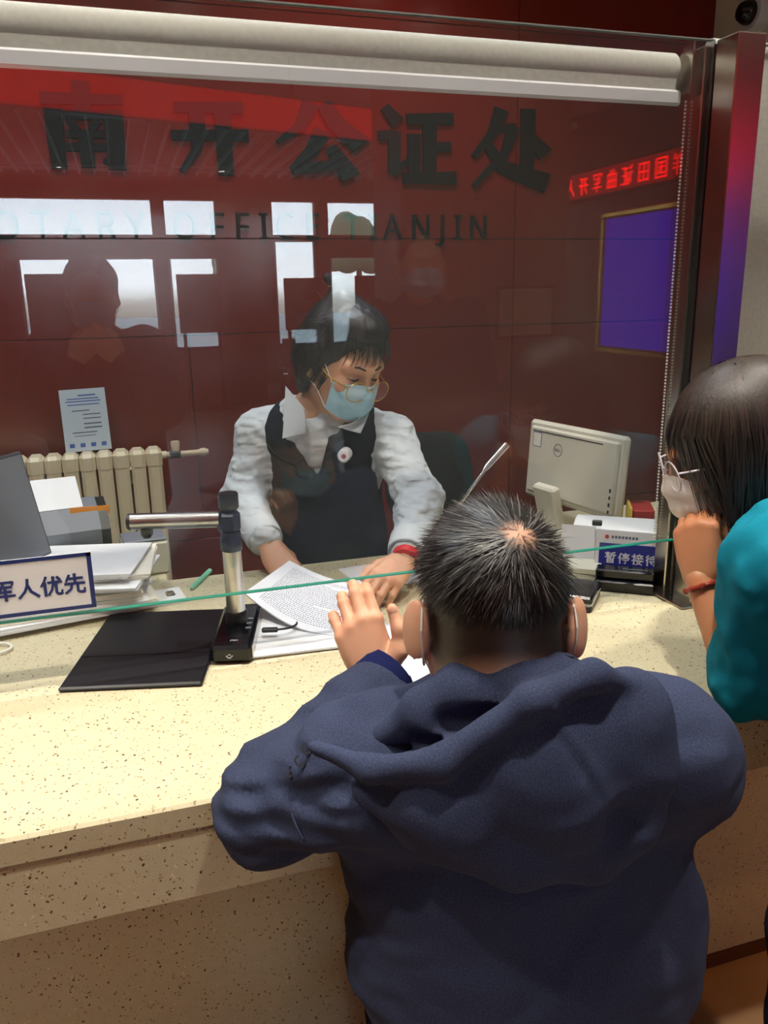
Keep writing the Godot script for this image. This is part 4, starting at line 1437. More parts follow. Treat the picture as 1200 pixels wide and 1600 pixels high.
const RELAXED := [[0.35, 0.45, 0.3, 0.06], [0.4, 0.5, 0.3, 0.0], [0.45, 0.55, 0.3, -0.06], [0.5, 0.55, 0.3, -0.14]]
const THUMB := [Vector3(0.018, 0.016, -0.008), Vector3(0.040, 0.046, -0.016), Vector3(0.050, 0.076, -0.022), Vector3(0.050, 0.100, -0.026)]


func skin(tone: Color) -> StandardMaterial3D:
	var m := mat(Color.WHITE, 0.5)
	m.vertex_color_use_as_albedo = true
	m.subsurf_scatter_enabled = true
	m.subsurf_scatter_strength = 0.3
	m.albedo_color = tone
	return m


func cloth(col: Color, weave := 0.0, rough := 0.92) -> StandardMaterial3D:
	var m := tri_map(mat(Color.WHITE, rough, 0.0, 0.25), 9.0, false)
	m.albedo_texture = noise_tex(0.09, [[0.0, col.darkened(weave)], [0.5, col], [1.0, col.lightened(weave * 0.6)]], 512, 12, 4)
	return m


func folds(sd: int, amp: float, stretch: Vector3) -> Callable:
	var n := FastNoiseLite.new()
	n.seed = sd
	n.frequency = 1.0
	n.fractal_octaves = 2
	return func(p: Vector3) -> float: return amp * n.get_noise_3dv(p * stretch)


func mask(T: Transform3D, m: Material, parent: Node, wide := 1.0, low := -0.112) -> void:
	var mb := MB.new()
	var surf := func(u: float, v: float) -> Vector3:
		var a := lerpf(-1.12, 1.12, u) * wide
		var y := lerpf(low, -0.006, v)
		var side := pow(absf(sin(a)), 1.6)
		y = lerpf(y, lerpf(-0.084, -0.024, v), side)
		var bulge := 0.012 * sin(v * PI) * (1.0 - side)
		var nose := 0.012 * exp(-pow(a / 0.22, 2.0)) * smoothstep(0.35, 0.9, v)
		var chin := smoothstep(0.35, 0.0, v) * 0.020 * (1.0 - side)
		var pleat := 0.0016 * sin(v * TAU * 3.0) * (1.0 - side * 0.6)
		var r := 0.082 + bulge + nose - chin + pleat
		return T * Vector3(sin(a) * (0.072 + bulge * 0.3), y, 0.022 + cos(a) * r)
	mb.sheet(28, 24, surf, 0.0015)
	var o := put("face_mask", mb, m, parent)
	for s in [-1, 1]:
		for e in [0.97, 0.03]:
			var a: Vector3 = T.affine_inverse() * (surf.call(0.5 + s * 0.5, e) as Vector3)
			var pts := smooth_path([a, Vector3(s * 0.078, 0.018 if e > 0.5 else -0.052, 0.018), Vector3(s * 0.0815, 0.024 if e > 0.5 else -0.048, -0.020), Vector3(s * 0.0835, 0.012 if e > 0.5 else -0.026, -0.036), Vector3(s * 0.0845, -0.006, -0.041)])
			var w := PackedVector3Array()
			for p in pts:
				w.append(T * p)
			one_tube("ear_loop", w, 0.0013, M.cable_white, o, 6)


func spectacles(T: Transform3D, rim: Material, lens: Material, parent: Node, r := 0.0235, y := -0.004, z := 0.105, thin := 0.0009) -> void:
	var g := Node3D.new()
	g.name = "spectacles"
	parent.add_child(g, true)
	for s in [-1, 1]:
		var ring := PackedVector3Array()
		for i in 25:
			var a := TAU * i / 24.0
			var p := Vector3(s * 0.0325 + cos(a) * r * 1.08, y + sin(a) * r, z - absf(s * 0.0325 + cos(a) * r) * 0.16)
			ring.append(T * p)
		one_tube("rim", ring, thin, rim, g, 6)
		var mb := MB.new()
		var c := T * Vector3(s * 0.0325, y, z - 0.0055)
		var nn := T.basis * Vector3(s * 0.16, 0, 1).normalized()
		var mid := mb.add(c, nn)
		for i in 24:
			mb.add(ring[i], nn)
		for i in 24:
			mb.tri(mid, mid + 1 + i, mid + 1 + (i + 1) % 24)
		put("lens", mb, lens, g)
		var arm := PackedVector3Array()
		for q in smooth_path([Vector3(s * 0.058, y + 0.010, z - 0.010), Vector3(s * 0.074, y + 0.010, 0.05), Vector3(s * 0.083, 0.016, 0.0), Vector3(s * 0.086, 0.010, -0.022), Vector3(s * 0.084, -0.012, -0.034)]):
			arm.append(T * q)
		one_tube("temple", arm, thin * 1.4, rim, g, 6)
	one_tube("bridge", PackedVector3Array([T * Vector3(-0.010, y + 0.006, z - 0.003), T * Vector3(0, y + 0.009, z - 0.001), T * Vector3(0.010, y + 0.006, z - 0.003)]), thin, rim, g, 6)


func strand(mb: MB, p: PackedVector3Array, nrm: PackedVector3Array, w: float) -> void:   # a tapering ribbon
	var m := p.size()
	var s := mb.v.size()
	for i in m:
		var t := (p[mini(i + 1, m - 1)] - p[maxi(i - 1, 0)]).normalized()
		var side := t.cross(nrm[i]).normalized() * w * (1.0 - 0.85 * pow(float(i) / (m - 1), 2.0))
		mb.add(p[i] - side, nrm[i])
		mb.add(p[i] + side, nrm[i])
	for i in m - 1:
		mb.quad(s + i * 2, s + i * 2 + 1, s + i * 2 + 3, s + i * 2 + 2)


func hair_material(rough := 0.42) -> StandardMaterial3D:
	var m := mat(Color.WHITE, rough)
	m.vertex_color_use_as_albedo = true
	return m


# ------------------------------------------------------------------ the clerk
func make_clerk() -> void:
	var P := thing("person", "clerk in a white shirt and dark waistcoat wearing a blue mask", "person", Vector3(0.458, 0.0, -0.60))
	var O := -P.position
	var tone := rgb(206, 156, 126)
	var hf := Vector3(0.31, -0.40, 0.85)
	var H := Transform3D(looking(hf, Vector3(0.06, 1, 0.0)), Vector3(0.490, 1.245, -0.520) + O)
	var nb := Vector3(0.436, 1.105, -0.615) + O
	var rsh := Vector3(0.314, 1.062, -0.682) + O
	var lsh := Vector3(0.606, 1.050, -0.545) + O
	var relb := Vector3(0.250, 0.905, -0.640) + O
	var rwr := Vector3(0.276, 0.846, -0.440) + O
	var lelb := Vector3(0.628, 0.925, -0.390) + O
	var lwr := Vector3(0.531, 0.852, -0.215) + O
	var chest := Vector3(0.459, 0.965, -0.630) + O
	var waist := Vector3(0.458, 0.760, -0.610) + O
	var pelvis := Vector3(0.458, 0.56, -0.62) + O
	var f := Vector3(-0.40, 0, 0.915)
	var mb := MB.new()
	# body: skin
	var L := []
	rc(L, nb, pelvis, 0.07, 0.12, 0.05, f, 0.7)
	rc(L, rsh, lsh, 0.045, 0.045, 0.04)
	rc(L, rsh, relb, 0.036, 0.030, 0.02)
	rc(L, relb, rwr, 0.032, 0.022, 0.02)
	rc(L, lsh, lelb, 0.036, 0.030, 0.02)
	rc(L, lelb, lwr, 0.032, 0.022, 0.02)
	for s in [-1, 1]:
		rc(L, pelvis + Vector3(s * 0.09, -0.04, 0.02), Vector3(0.458 + s * 0.13, 0.50, -0.27) + O, 0.075, 0.055, 0.03)
		rc(L, Vector3(0.458 + s * 0.13, 0.50, -0.27) + O, Vector3(0.458 + s * 0.13, 0.09, -0.24) + O, 0.05, 0.035, 0.02)
		rc(L, Vector3(0.458 + s * 0.13, 0.05, -0.26) + O, Vector3(0.458 + s * 0.14, 0.035, -0.12) + O, 0.035, 0.03, 0.02)
	solid(mb, L, 0.014)
	L = []
	head_parts(L, H)
	rc(L, H * Vector3(0, -0.07, -0.02), nb, 0.050, 0.054, 0.03)
	rc(L, nb, nb + Vector3(0, -0.05, 0.0), 0.050, 0.05, 0.03)
	var Hi := H.affine_inverse()
	solid(mb, L, 0.004, null, func(p: Vector3, _n: Vector3) -> Color:
		var q := Hi * p
		if q.y > 0.02 and q.z < 0.052 - 0.9 * maxf(0.0, 0.075 - q.y) and q.y > 0.03:
			return Color(0.02, 0.018, 0.018)
		return Color.WHITE)
	# right hand: thumb and forefinger hold the pages
	L = []
	var hr := Transform3D(looking(Vector3(-0.10, 0.75, 0.65), Vector3(0.35, -0.60, 0.70)), rwr)
	hand_parts(L, hr, -1.0, [[0.5, 0.5, 0.3, 0.02], [0.6, 0.6, 0.4, 0.0], [0.7, 0.7, 0.4, -0.04], [0.8, 0.7, 0.4, -0.08]], [Vector3(0.018, 0.014, -0.008), Vector3(0.036, 0.046, -0.026), Vector3(0.040, 0.076, -0.040), Vector3(0.034, 0.098, -0.048)], 0.92)
	solid(mb, L, 0.0034)
	L = []
	var hl := Transform3D(looking(Vector3(0.1, 0.85, 0.45), Vector3(-0.72, -0.42, 0.5)), lwr)
	hand_parts(L, hl, 1.0, RELAXED, THUMB, 0.92)
	solid(mb, L, 0.0034)
	put("body", mb, skin(tone), P)
	# white shirt
	L = []
	rc(L, rsh, relb, 0.055, 0.050, 0.03)
	rc(L, relb, rwr + (relb - rwr) * 0.12, 0.051, 0.040, 0.03)
	rc(L, lsh, lelb, 0.055, 0.052, 0.03)
	rc(L, lelb, lwr + (lelb - lwr) * 0.16, 0.053, 0.037, 0.03)
	rc(L, rsh, lsh, 0.052, 0.052, 0.04)
	rc(L, rsh, nb + Vector3(-0.02, -0.01, 0), 0.045, 0.06, 0.04)
	rc(L, lsh, nb + Vector3(0.02, -0.01, 0), 0.045, 0.06, 0.04)
	rc(L, chest + Vector3(0, 0.05, 0), waist, 0.142, 0.130, 0.05, f, 0.62)
	rc(L, nb + Vector3(0, 0.012, 0.0), nb + Vector3(0, -0.05, 0), 0.064, 0.085, 0.03)
	rc(L, nb + f * 0.055 + Vector3(0, 0.07, 0), nb + f * 0.115 + Vector3(0, -0.035, 0), 0.046, 0.004, 0.006, Vector3.ZERO, 1.0, -1)
	rc(L, nb + Vector3(0, 0.10, 0), nb + Vector3(0, 0.0, 0.0), 0.066, 0.056, 0.008, Vector3.ZERO, 1.0, -1)
	mb = MB.new()
	var wrinkle := folds(4, 0.0060, Vector3(11, 22, 11))
	var crease := folds(14, 0.0050, Vector3(24, 52, 24))
	solid(mb, L, 0.006, func(p: Vector3) -> float: return float(wrinkle.call(p)) + float(crease.call(p)))
	var white := cloth(rgb(188, 195, 200), 0.03, 0.85)
	put("shirt", mb, white, P)
	for w in [[rwr, relb], [lwr, lelb]]:
		var dir: Vector3 = ((w[1] as Vector3) - (w[0] as Vector3)).normalized()
		mb = MB.new()
		mb.tube(PackedVector3Array([w[0] + dir * 0.018, w[0] + dir * 0.016, w[0] + dir * 0.03, w[0] + dir * 0.065, w[0] + dir * 0.07]), [0.030, 0.0415, 0.0435, 0.0445, 0.040], 26)
		put("shirt_cuff", mb, white, P)
	# collar wings
	for c in [[Vector3(0.366, 1.185, -0.600), Vector3(0.392, 1.140, -0.520), Vector3(0.392, 1.085, -0.512), Vector3(0.338, 1.072, -0.527)], [Vector3(0.555, 1.140, -0.520), Vector3(0.500, 1.110, -0.462), Vector3(0.460, 1.098, -0.480), Vector3(0.506, 1.086, -0.452)]]:
		mb = MB.new()
		var q := []
		for k in c:
			q.append(k + O)
		mb.sheet(6, 6, func(u: float, v: float) -> Vector3:
			var a: Vector3 = (q[0] as Vector3).lerp(q[1], u)
			var b: Vector3 = (q[3] as Vector3).lerp(q[2], u)
			return a.lerp(b, v) + Vector3(0, 0, 0.006) * sin(v * PI), 0.003)
		put("collar_wing", mb, white, P)
	# dark waistcoat with a deep V
	L = []
	rc(L, chest + Vector3(0, 0.04, 0), waist, 0.150, 0.142, 0.05, f, 0.66)
	rc(L, waist, pelvis, 0.142, 0.150, 0.05, f, 0.68)
	var in_r := rsh.lerp(lsh, 0.20)
	var in_l := rsh.lerp(lsh, 0.80)
	rc(L, in_r.lerp(nb, 0.1) + Vector3(0, 0.014, 0), chest, 0.064, 0.10, 0.04)
	rc(L, in_r + f * 0.035, chest + f * 0.02, 0.050, 0.09, 0.03)
	rc(L, in_l.lerp(nb, 0.1) + Vector3(0, 0.014, 0), chest, 0.064, 0.10, 0.04)
	rc(L, in_l + f * 0.035, chest + f * 0.02, 0.050, 0.09, 0.03)
	var vb := chest + f * 0.098 + Vector3(0, -0.004, 0)
	rc(L, nb + f * 0.085 + Vector3(0, 0.05, 0), vb, 0.072, 0.003, 0.005, Vector3.ZERO, 1.0, -1)
	rc(L, nb + Vector3(0, 0.08, 0), nb + Vector3(0, 0.0, 0.01), 0.076, 0.070, 0.006, Vector3.ZERO, 1.0, -1)
	for s in [rsh, lsh]:
		var o: Vector3 = (s - rsh.lerp(lsh, 0.5)).normalized() * 0.012
		rc(L, s + o + Vector3(0, 0.10, 0), s + o + Vector3(0, -0.12, 0), 0.046, 0.044, 0.01, Vector3.ZERO, 1.0, -1)
	mb = MB.new()
	solid(mb, L, 0.007, folds(9, 0.004, Vector3(9, 14, 9)))
	var vest := cloth(rgb(22, 24, 36), 0.15)
	var wv := put("waistcoat", mb, vest, P)
	mb = MB.new()
	var badge := Vector3(0.474, 1.032, -0.478) + O
	mb.tube(PackedVector3Array([badge - f * 0.02, badge + f * 0.016, badge + f * 0.018]), [0.0155, 0.0155, 0.013], 20)
	put("badge", mb, M.sign_white, P)
	mb = MB.new()
	mb.tube(PackedVector3Array([badge + f * 0.017, badge + f * 0.0188]), [0.006, 0.0055], 12)
	put("badge_mark", mb, mat(rgb(140, 60, 90), 0.5), P)
	# trousers
	L = []
	for s in [-1, 1]:
		rc(L, pelvis + Vector3(s * 0.08, -0.03, 0.02), Vector3(0.458 + s * 0.13, 0.50, -0.27) + O, 0.095, 0.068, 0.04)
		rc(L, Vector3(0.458 + s * 0.13, 0.50, -0.27) + O, Vector3(0.458 + s * 0.13, 0.10, -0.24) + O, 0.066, 0.055, 0.03)
	mb = MB.new()
	solid(mb, L, 0.016)
	put("trousers", mb, vest, P)
	# watch on the left wrist
	mb = MB.new()
	var wd := (lelb - lwr).normalized()
	mb.tube(PackedVector3Array([lwr + wd * -0.006, lwr + wd * 0.014]), 0.030, 20, true)
	put("red_watch", mb, mat(rgb(196, 30, 40), 0.4), P)
	# hair: a full cap, side locks and a small tied tuft
	L = []
	el(L, H * Vector3(0, 0.046, -0.024), H.basis, Vector3(0.092, 0.095, 0.106), 0.03)
	el(L, H * Vector3(0, 0.098, 0.020), H.basis, Vector3(0.072, 0.040, 0.062), 0.03)
	for s in [-1, 1]:
		rc(L, H * Vector3(s * 0.080, 0.03, 0.0), H * Vector3(s * 0.078, -0.055, -0.022), 0.022, 0.014, 0.03)
		rc(L, H * Vector3(s * 0.062, -0.02, -0.062), H * Vector3(s * 0.052, -0.090, -0.055), 0.034, 0.020, 0.04)
	rc(L, H * Vector3(0, -0.02, -0.075), H * Vector3(0, -0.085, -0.070), 0.045, 0.025, 0.04)
	rc(L, H * Vector3(0, 0.118, -0.060), H * Vector3(-0.004, 0.150, -0.085), 0.030, 0.020, 0.03)
	rc(L, H * Vector3(-0.004, 0.150, -0.085), H * Vector3(-0.01, 0.150, -0.125), 0.020, 0.012, 0.02)
	el(L, H * Vector3(0, -0.022, 0.078), H.basis, Vector3(0.062, 0.094, 0.075), 0.02, -1)
	mb = MB.new()
	solid(mb, L, 0.005, folds(31, 0.002, Vector3(40, 12, 40)), func(_p: Vector3, _n: Vector3) -> Color: return Color(0.012, 0.011, 0.012))
	var r := RandomNumberGenerator.new()
	r.seed = 77
	var tuft := Vector3(0, 0.135, -0.075)
	for i in 4200:
		var dir := Vector3(r.randfn(), r.randfn(), r.randfn()).normalized()
		if dir.z > 0.55 and dir.y < 0.42 or dir.y < -0.75:
			continue
		var q := Vector3(0, 0.046, -0.024) + dir * Vector3(0.093, 0.096, 0.107)
		var pts := PackedVector3Array()
		var ns := PackedVector3Array()
		mb.tint = Color(0.012, 0.011, 0.012) * r.randf_range(0.5, 2.6)
		for k in 5:
			var e := (q - Vector3(0, 0.046, -0.024)) / Vector3(0.093, 0.096, 0.107)
			q = Vector3(0, 0.046, -0.024) + e.normalized() * maxf(1.0, e.length()) * Vector3(0.093, 0.096, 0.107)
			pts.append(H * q)
			ns.append(H.basis * dir)
			var go := (tuft - q).normalized() if dir.y > 0.15 and dir.z < 0.75 else Vector3(signf(dir.x) * 0.3, -1.0, -0.25)
			if dir.z > 0.45 and r.randf() < 0.5:
				go = Vector3(signf(dir.x) * 0.5, -0.9, 0.15)
			q += go.normalized() * 0.013
		strand(mb, pts, ns, 0.0013)
	for i in 260:   # loose ends
		var dir := Vector3(r.randfn(), r.randfn() * 0.8, r.randfn()).normalized()
		if dir.z > 0.4 and dir.y < 0.5:
			continue
		var q := Vector3(0, 0.046, -0.024) + dir * Vector3(0.093, 0.096, 0.107)
		var pts := PackedVector3Array()
		var ns := PackedVector3Array()
		mb.tint = Color(0.012, 0.011, 0.012) * r.randf_range(0.6, 2.0)
		var go := (Vector3(dir.x * 0.5, -0.55, dir.z * 0.4) + Vector3(r.randfn(), r.randfn(), r.randfn()) * 0.35).normalized()
		for k in 5:
			pts.append(H * q)
			ns.append(H.basis * dir)
			q += (go + dir * 0.42).normalized() * 0.010
		strand(mb, pts, ns, 0.0008)
	for i in 90:   # thin fringe over the brow
		var x := r.randf_range(-0.055, 0.055)
		var pts := PackedVector3Array()
		var ns := PackedVector3Array()
		mb.tint = Color(0.013, 0.012, 0.012) * r.randf_range(0.6, 2.0)
		var ln := r.randf_range(0.4, 1.0)
		for k in 6:
			var t := k / 5.0 * ln
			pts.append(H * Vector3(x * (1.0 + 0.25 * t), 0.105 - 0.082 * t, 0.070 + 0.028 * sin(t * 2.2) - 0.35 * x * x / 0.06))
			ns.append(H.basis * Vector3(x * 6, 0.3, 1).normalized())
		strand(mb, pts, ns, 0.0013)
	put("hair", mb, hair_material(0.46), P)
	mb = MB.new()
	var ring := PackedVector3Array()
	for i in 17:
		var a := TAU * i / 16.0
		ring.append(H * Vector3(-0.004 + 0.021 * cos(a), 0.146 + 0.010 * sin(a), -0.083 + 0.019 * sin(a)))
	mb.tube(ring, 0.0045, 8)
	put("hair_tie", mb, mat(rgb(214, 206, 110), 0.6), P)
	# brows and lowered eyes
	mb = MB.new()
	for s in [-1, 1]:
		mb.tube(PackedVector3Array([H * Vector3(s * 0.013, 0.026, 0.0985), H * Vector3(s * 0.030, 0.031, 0.092), H * Vector3(s * 0.048, 0.025, 0.078)]), [0.0022, 0.0026, 0.001], 6)
	put("eyebrows", mb, mat(rgb(40, 30, 26), 0.8), P)
	mb = MB.new()
	for s in [-1, 1]:
		mb.tube(PackedVector3Array([H * Vector3(s * 0.017, -0.001, 0.0885), H * Vector3(s * 0.030, -0.004, 0.0895), H * Vector3(s * 0.044, -0.001, 0.081)]), [0.0012, 0.0022, 0.0012], 6)
	put("eyelids", mb, mat(rgb(30, 22, 20), 0.7), P)
	mask(H, mat(rgb(158, 200, 218), 0.75), P)
	var pink := mat(Color(0.85, 0.45, 0.5, 0.10), 0.05)
	pink.transparency = BaseMaterial3D.TRANSPARENCY_ALPHA
	var low := H
	low.origin += H.basis * Vector3(0, -0.012, 0.006)
	spectacles(low, M.gold, pink, P, 0.0245, -0.008, 0.112, 0.0011)
	# the clerk's own chair
	var c := thing("clerk_chair", "black swivel chair the clerk sits on", "chair", Vector3(0.445, 0, -0.66))
	one_box("seat", Vector3(0, 0.425, 0.0), Vector3(0.38, 0.06, 0.38), M.black_fabric, c, 0.025)
	one_tube("gas_lift", PackedVector3Array([Vector3(0, 0.06, 0), Vector3(0, 0.40, 0)]), 0.025, M.steel_dark, c)
	for i in 5:
		var a := TAU * i / 5.0
		one_tube("foot", PackedVector3Array([Vector3(0, 0.07, 0), Vector3(sin(a) * 0.19, 0.03, cos(a) * 0.19)]), [0.025, 0.018], M.black_plastic, c)


# ------------------------------------------------------------------ the seated man
func make_man() -> void:
	var P := thing("person", "man in a navy hooded jacket seated at the counter", "person", Vector3(0.42, 0.0, 0.56))
	var O := -P.position
	var tone := rgb(222, 168, 138)
	var H := Transform3D(looking(Vector3(0.29, -0.22, -0.92)), Vector3(0.374, 1.040, 0.552) + O)
	var f := Vector3(0.288, 0, -0.957)
	var pelvis := Vector3(0.430, 0.46, 0.560) + O
	var waist := Vector3(0.418, 0.59, 0.552) + O
	var chest := Vector3(0.408, 0.765, 0.530) + O
	var nb := Vector3(0.393, 0.945, 0.548) + O
	var lsh := Vector3(0.222, 0.862, 0.532) + O
	var rsh := Vector3(0.552, 0.872, 0.620) + O
	var lelb := Vector3(0.117, 0.795, 0.463) + O
	var lwr := Vector3(0.288, 0.880, 0.368) + O
	var relb := Vector3(0.640, 0.800, 0.575) + O
	var rwr := Vector3(0.520, 0.812, 0.340) + O
	var mb := MB.new()
	var L := []
	rc(L, nb, pelvis, 0.08, 0.13, 0.05, f, 0.7)
	rc(L, lsh, rsh, 0.05, 0.05, 0.04)
	rc(L, lsh, lelb, 0.042, 0.036, 0.02)
	rc(L, lelb, lwr, 0.036, 0.026, 0.02)
	rc(L, rsh, relb, 0.042, 0.036, 0.02)
	rc(L, relb, rwr, 0.036, 0.026, 0.02)
	var knee := [Vector3(0.34, 0.45, 0.28) + O, Vector3(0.55, 0.45, 0.32) + O]
	var foot := [Vector3(0.32, 0.042, 0.40) + O, Vector3(0.58, 0.042, 0.44) + O]
	for i in 2:
		rc(L, pelvis + Vector3([-0.09, 0.09][i], -0.02, 0), knee[i], 0.075, 0.055, 0.03)
		rc(L, knee[i], foot[i] + Vector3(0, 0.05, 0), 0.05, 0.035, 0.02)
		rc(L, foot[i] + Vector3(0, 0.0, 0.04), foot[i] + f * 0.14, 0.035, 0.032, 0.02)
	solid(mb, L, 0.015)
	L = []
	head_parts(L, H)
	for s in [-1, 1]:
		var E := H.basis * Basis(Vector3.UP, s * 0.62) * Basis(Vector3.RIGHT, -0.12)
		el(L, H * Vector3(s * 0.0905, -0.008, -0.020), E, Vector3(0.0075, 0.035, 0.022), 0.006)
	rc(L, H * Vector3(0, -0.040, -0.035), nb + Vector3(0, 0.02, 0), 0.064, 0.066, 0.03)
	rc(L, nb, nb + Vector3(0, -0.05, 0), 0.066, 0.08, 0.03)
	var Hi := H.affine_inverse()
	var grain := FastNoiseLite.new()
	grain.seed = 8
	grain.frequency = 260.0
	var crown := Vector3(-0.018, 0.100, -0.068)
	var hairy := func(q: Vector3) -> float:   # 1 where hair grows thick, 0 on bare skin
		var front := q.z - 0.060 + 0.25 * maxf(0.0, 0.08 - q.y)
		var low := q.y + 0.062 + 0.35 * minf(0.0, q.z + 0.055)
		var side := q.y - (-0.008 + 1.1 * maxf(0.0, q.z + 0.002))
		var h := smoothstep(0.012, -0.006, front) * smoothstep(-0.012, 0.034, low)
		if absf(q.x) > 0.055:
			h *= smoothstep(-0.004, 0.014, maxf(side, -(q.z + 0.028) * 2.0))
		h *= 1.0 - smoothstep(0.074, 0.080, absf(q.x)) * smoothstep(0.05, 0.02, q.y)
		return h * lerpf(0.38, 1.0, smoothstep(0.008, 0.030, q.distance_to(crown)))
	solid(mb, L, 0.004, null, func(p: Vector3, _n: Vector3) -> Color:
		var q: Vector3 = Hi * p
		var h: float = hairy.call(q)
		var g := 0.5 + 0.5 * grain.get_noise_3dv(q)
		return Color.WHITE.lerp(Color(0.026, 0.022, 0.021), clampf(h * 1.05 - 0.12 * g, 0.0, 0.96)))
	# left hand raised beside the face, back of the hand towards us
	L = []
	var hm := Transform3D(looking(Vector3(-0.24, 0.30, 0.92), Vector3(-0.24, 0.95, -0.22)), Vector3(0.290, 0.884, 0.364) + O)
	hand_parts(L, hm, 1.0, [[0.35, 0.95, 0.55, 0.02], [0.40, 0.80, 0.50, 0.06], [0.50, 0.75, 0.45, 0.02], [0.55, 0.75, 0.45, -0.12]], [Vector3(0.018, 0.012, 0.004), Vector3(0.045, 0.034, 0.012), Vector3(0.055, 0.064, 0.014), Vector3(0.054, 0.094, 0.010)], 0.94)
	solid(mb, L, 0.003)
	L = []
	hand_parts(L, Transform3D(looking(Vector3(0, 1, 0.1), Vector3(-0.5, -0.05, -0.85)), rwr), -1.0, RELAXED, THUMB, 1.0)
	solid(mb, L, 0.0045)
	put("body", mb, skin(tone), P)
	# nails of the visible hand
	mb = MB.new()
	var tip := hm * (Vector3(0.0545, 0.092, 0.0175) * 0.94)
	var nb_ := hm.basis
	var Ln := []
	el(Ln, tip, nb_, Vector3(0.0056, 0.0072, 0.0022), 0.002)
	solid(mb, Ln, 0.0012)
	put("thumb_nail", mb, mat(rgb(226, 172, 150), 0.3), P)
	# jacket
	var navy := cloth(rgb(54, 61, 86), 0.24)
	L = []
	rc(L, pelvis + Vector3(0, 0.12, 0), waist, 0.222, 0.208, 0.05, f, 0.64)
	rc(L, waist, chest, 0.208, 0.206, 0.06, f, 0.64)
	rc(L, chest, nb + Vector3(0, -0.045, 0), 0.205, 0.085, 0.05, f, 0.62)
	rc(L, lsh, rsh, 0.075, 0.080, 0.045)
	rc(L, lsh, lelb, 0.078, 0.062, 0.05)
	rc(L, lelb, lwr, 0.061, 0.046, 0.035)
	rc(L, rsh, relb, 0.078, 0.062, 0.05)
	rc(L, relb, rwr, 0.064, 0.046, 0.03)
	rc(L, lwr, lwr + (lwr - lelb).normalized() * 0.03, 0.034, 0.034, 0.004, Vector3.ZERO, 1.0, -1)
	var ua := (lelb - lsh).normalized()
	var fa := (lwr - lelb).normalized()
	# pushed-up folds along the left sleeve
	for k in [[0.90, 0.042, 0.010], [0.76, 0.046, 0.012], [0.62, 0.050, 0.009], [0.44, 0.054, 0.007]]:
		var c: Vector3 = lelb.lerp(lwr, k[0])
		var side := fa.cross(Vector3(-0.3, 0.2, 0.93)).normalized()
		rc(L, c + side * k[1] * 0.75 + Vector3(0.0, 0.010, 0.018), c - side * k[1] * 0.6 + Vector3(0.0, -0.004, 0.026), k[2] + 0.006, k[2], 0.014)
	var big := folds(5, 0.0085, Vector3(7, 9, 7))
	var small := folds(6, 0.0035, Vector3(26, 34, 26))
	var fs := fa.cross(ua).normalized()
	var pleat := FastNoiseLite.new()
	pleat.seed = 44
	pleat.frequency = 1.0
	pleat.fractal_octaves = 1
	var crease := func(p: Vector3) -> float:
		var arm := smoothstep(0.30, 0.14, p.x - O.x)
		var w := p - lelb
		var along := 0.0
		if arm > 0.0:
			along = 0.0075 * pleat.get_noise_3d(w.dot(fa) * 11.0 + 3.0, w.dot(fs) * 26.0 + w.dot(fa) * 14.0, w.dot(ua) * 12.0) * arm
		var t := (p - lelb).dot(fa)
		var ring := 0.0
		if t > -0.05 and arm > 0.0:
			ring = 0.0022 * sin(t * 120.0 + 300.0 * float(small.call(p * 0.6))) * arm * smoothstep(0.02, 0.16, t)
		return float(big.call(p)) + float(small.call(p)) * 0.35 + ring + along
	mb = MB.new()
	solid(mb, L, 0.0066, crease)
	var jacket := put("jacket", mb, navy, P)
	# sleeve seam and tone-on-tone lettering on the upper arm
	var see := Vector3(0.14, -0.56, -0.81).normalized()
	var line := []
	for q in [Vector3(0.106, 1.007, 0.705), Vector3(0.100, 0.986, 0.718), Vector3(0.101, 0.960, 0.736), Vector3(0.108, 0.943, 0.750)]:
		line.append(onto(L, q + O, see, crease))
	one_tube("sleeve_seam", smooth_path(line, 5), 0.0016, navy, jacket, 6)
	var mark := mat(rgb(24, 26, 34), 0.8)
	for i in 3:
		var at := onto(L, Vector3(0.110 + i * 0.009, 0.9875 + i * 0.0105, 0.716 - i * 0.005) + O, see, crease)
		var B := looking(-see, Vector3(0.62, 0.75, 0.0)) * Basis(Vector3.BACK, PI / 2)
		again("sleeve_letter", text_mesh(["S", "C", "C"][i], 0.0125, 0.003, true), mark, Transform3D(B, at), jacket)
	mb = MB.new()   # cuff
	mb.tube(PackedVector3Array([lwr + fa * -0.004, lwr + fa * 0.012, lwr + fa * 0.026, lwr + fa * 0.029]), [0.0445, 0.0470, 0.0455, 0.037], 28)
	put("cuff", mb, cloth(rgb(24, 30, 74), 0.1), P)
	mb = MB.new()
	var tabc := lwr + fa * -0.018 + Vector3(0.034, -0.022, 0.012)
	mb.tube(smooth_path([tabc, tabc + Vector3(0.010, -0.010, 0.002), tabc + Vector3(0.016, -0.016, 0.0)]), [0.010, 0.012, 0.011, 0.012, 0.012, 0.011, 0.012, 0.012, 0.012, 0.011, 0.010, 0.009, 0.007], 12)
	put("cuff_tab", mb, cloth(rgb(20, 24, 50), 0.1), P)
	# hood thrown back over the shoulders
	var hp := {
		"L0": Vector3(0.149, 0.950, 0.603), "L1": Vector3(0.198, 0.938, 0.644), "L2": Vector3(0.261, 0.951, 0.676), "S0": Vector3(0.349, 1.009, 0.692),
		"c1": Vector3(0.232, 0.931, 0.580), "c2": Vector3(0.269, 0.964, 0.601), "c3": Vector3(0.312, 0.992, 0.620), "c4": Vector3(0.362, 1.006, 0.638), "c5": Vector3(0.411, 1.001, 0.646), "c6": Vector3(0.459, 0.983, 0.651),
		"o1": Vector3(0.416, 1.027, 0.692), "o2": Vector3(0.465, 1.005, 0.686)}
	for k in hp:
		hp[k] += O
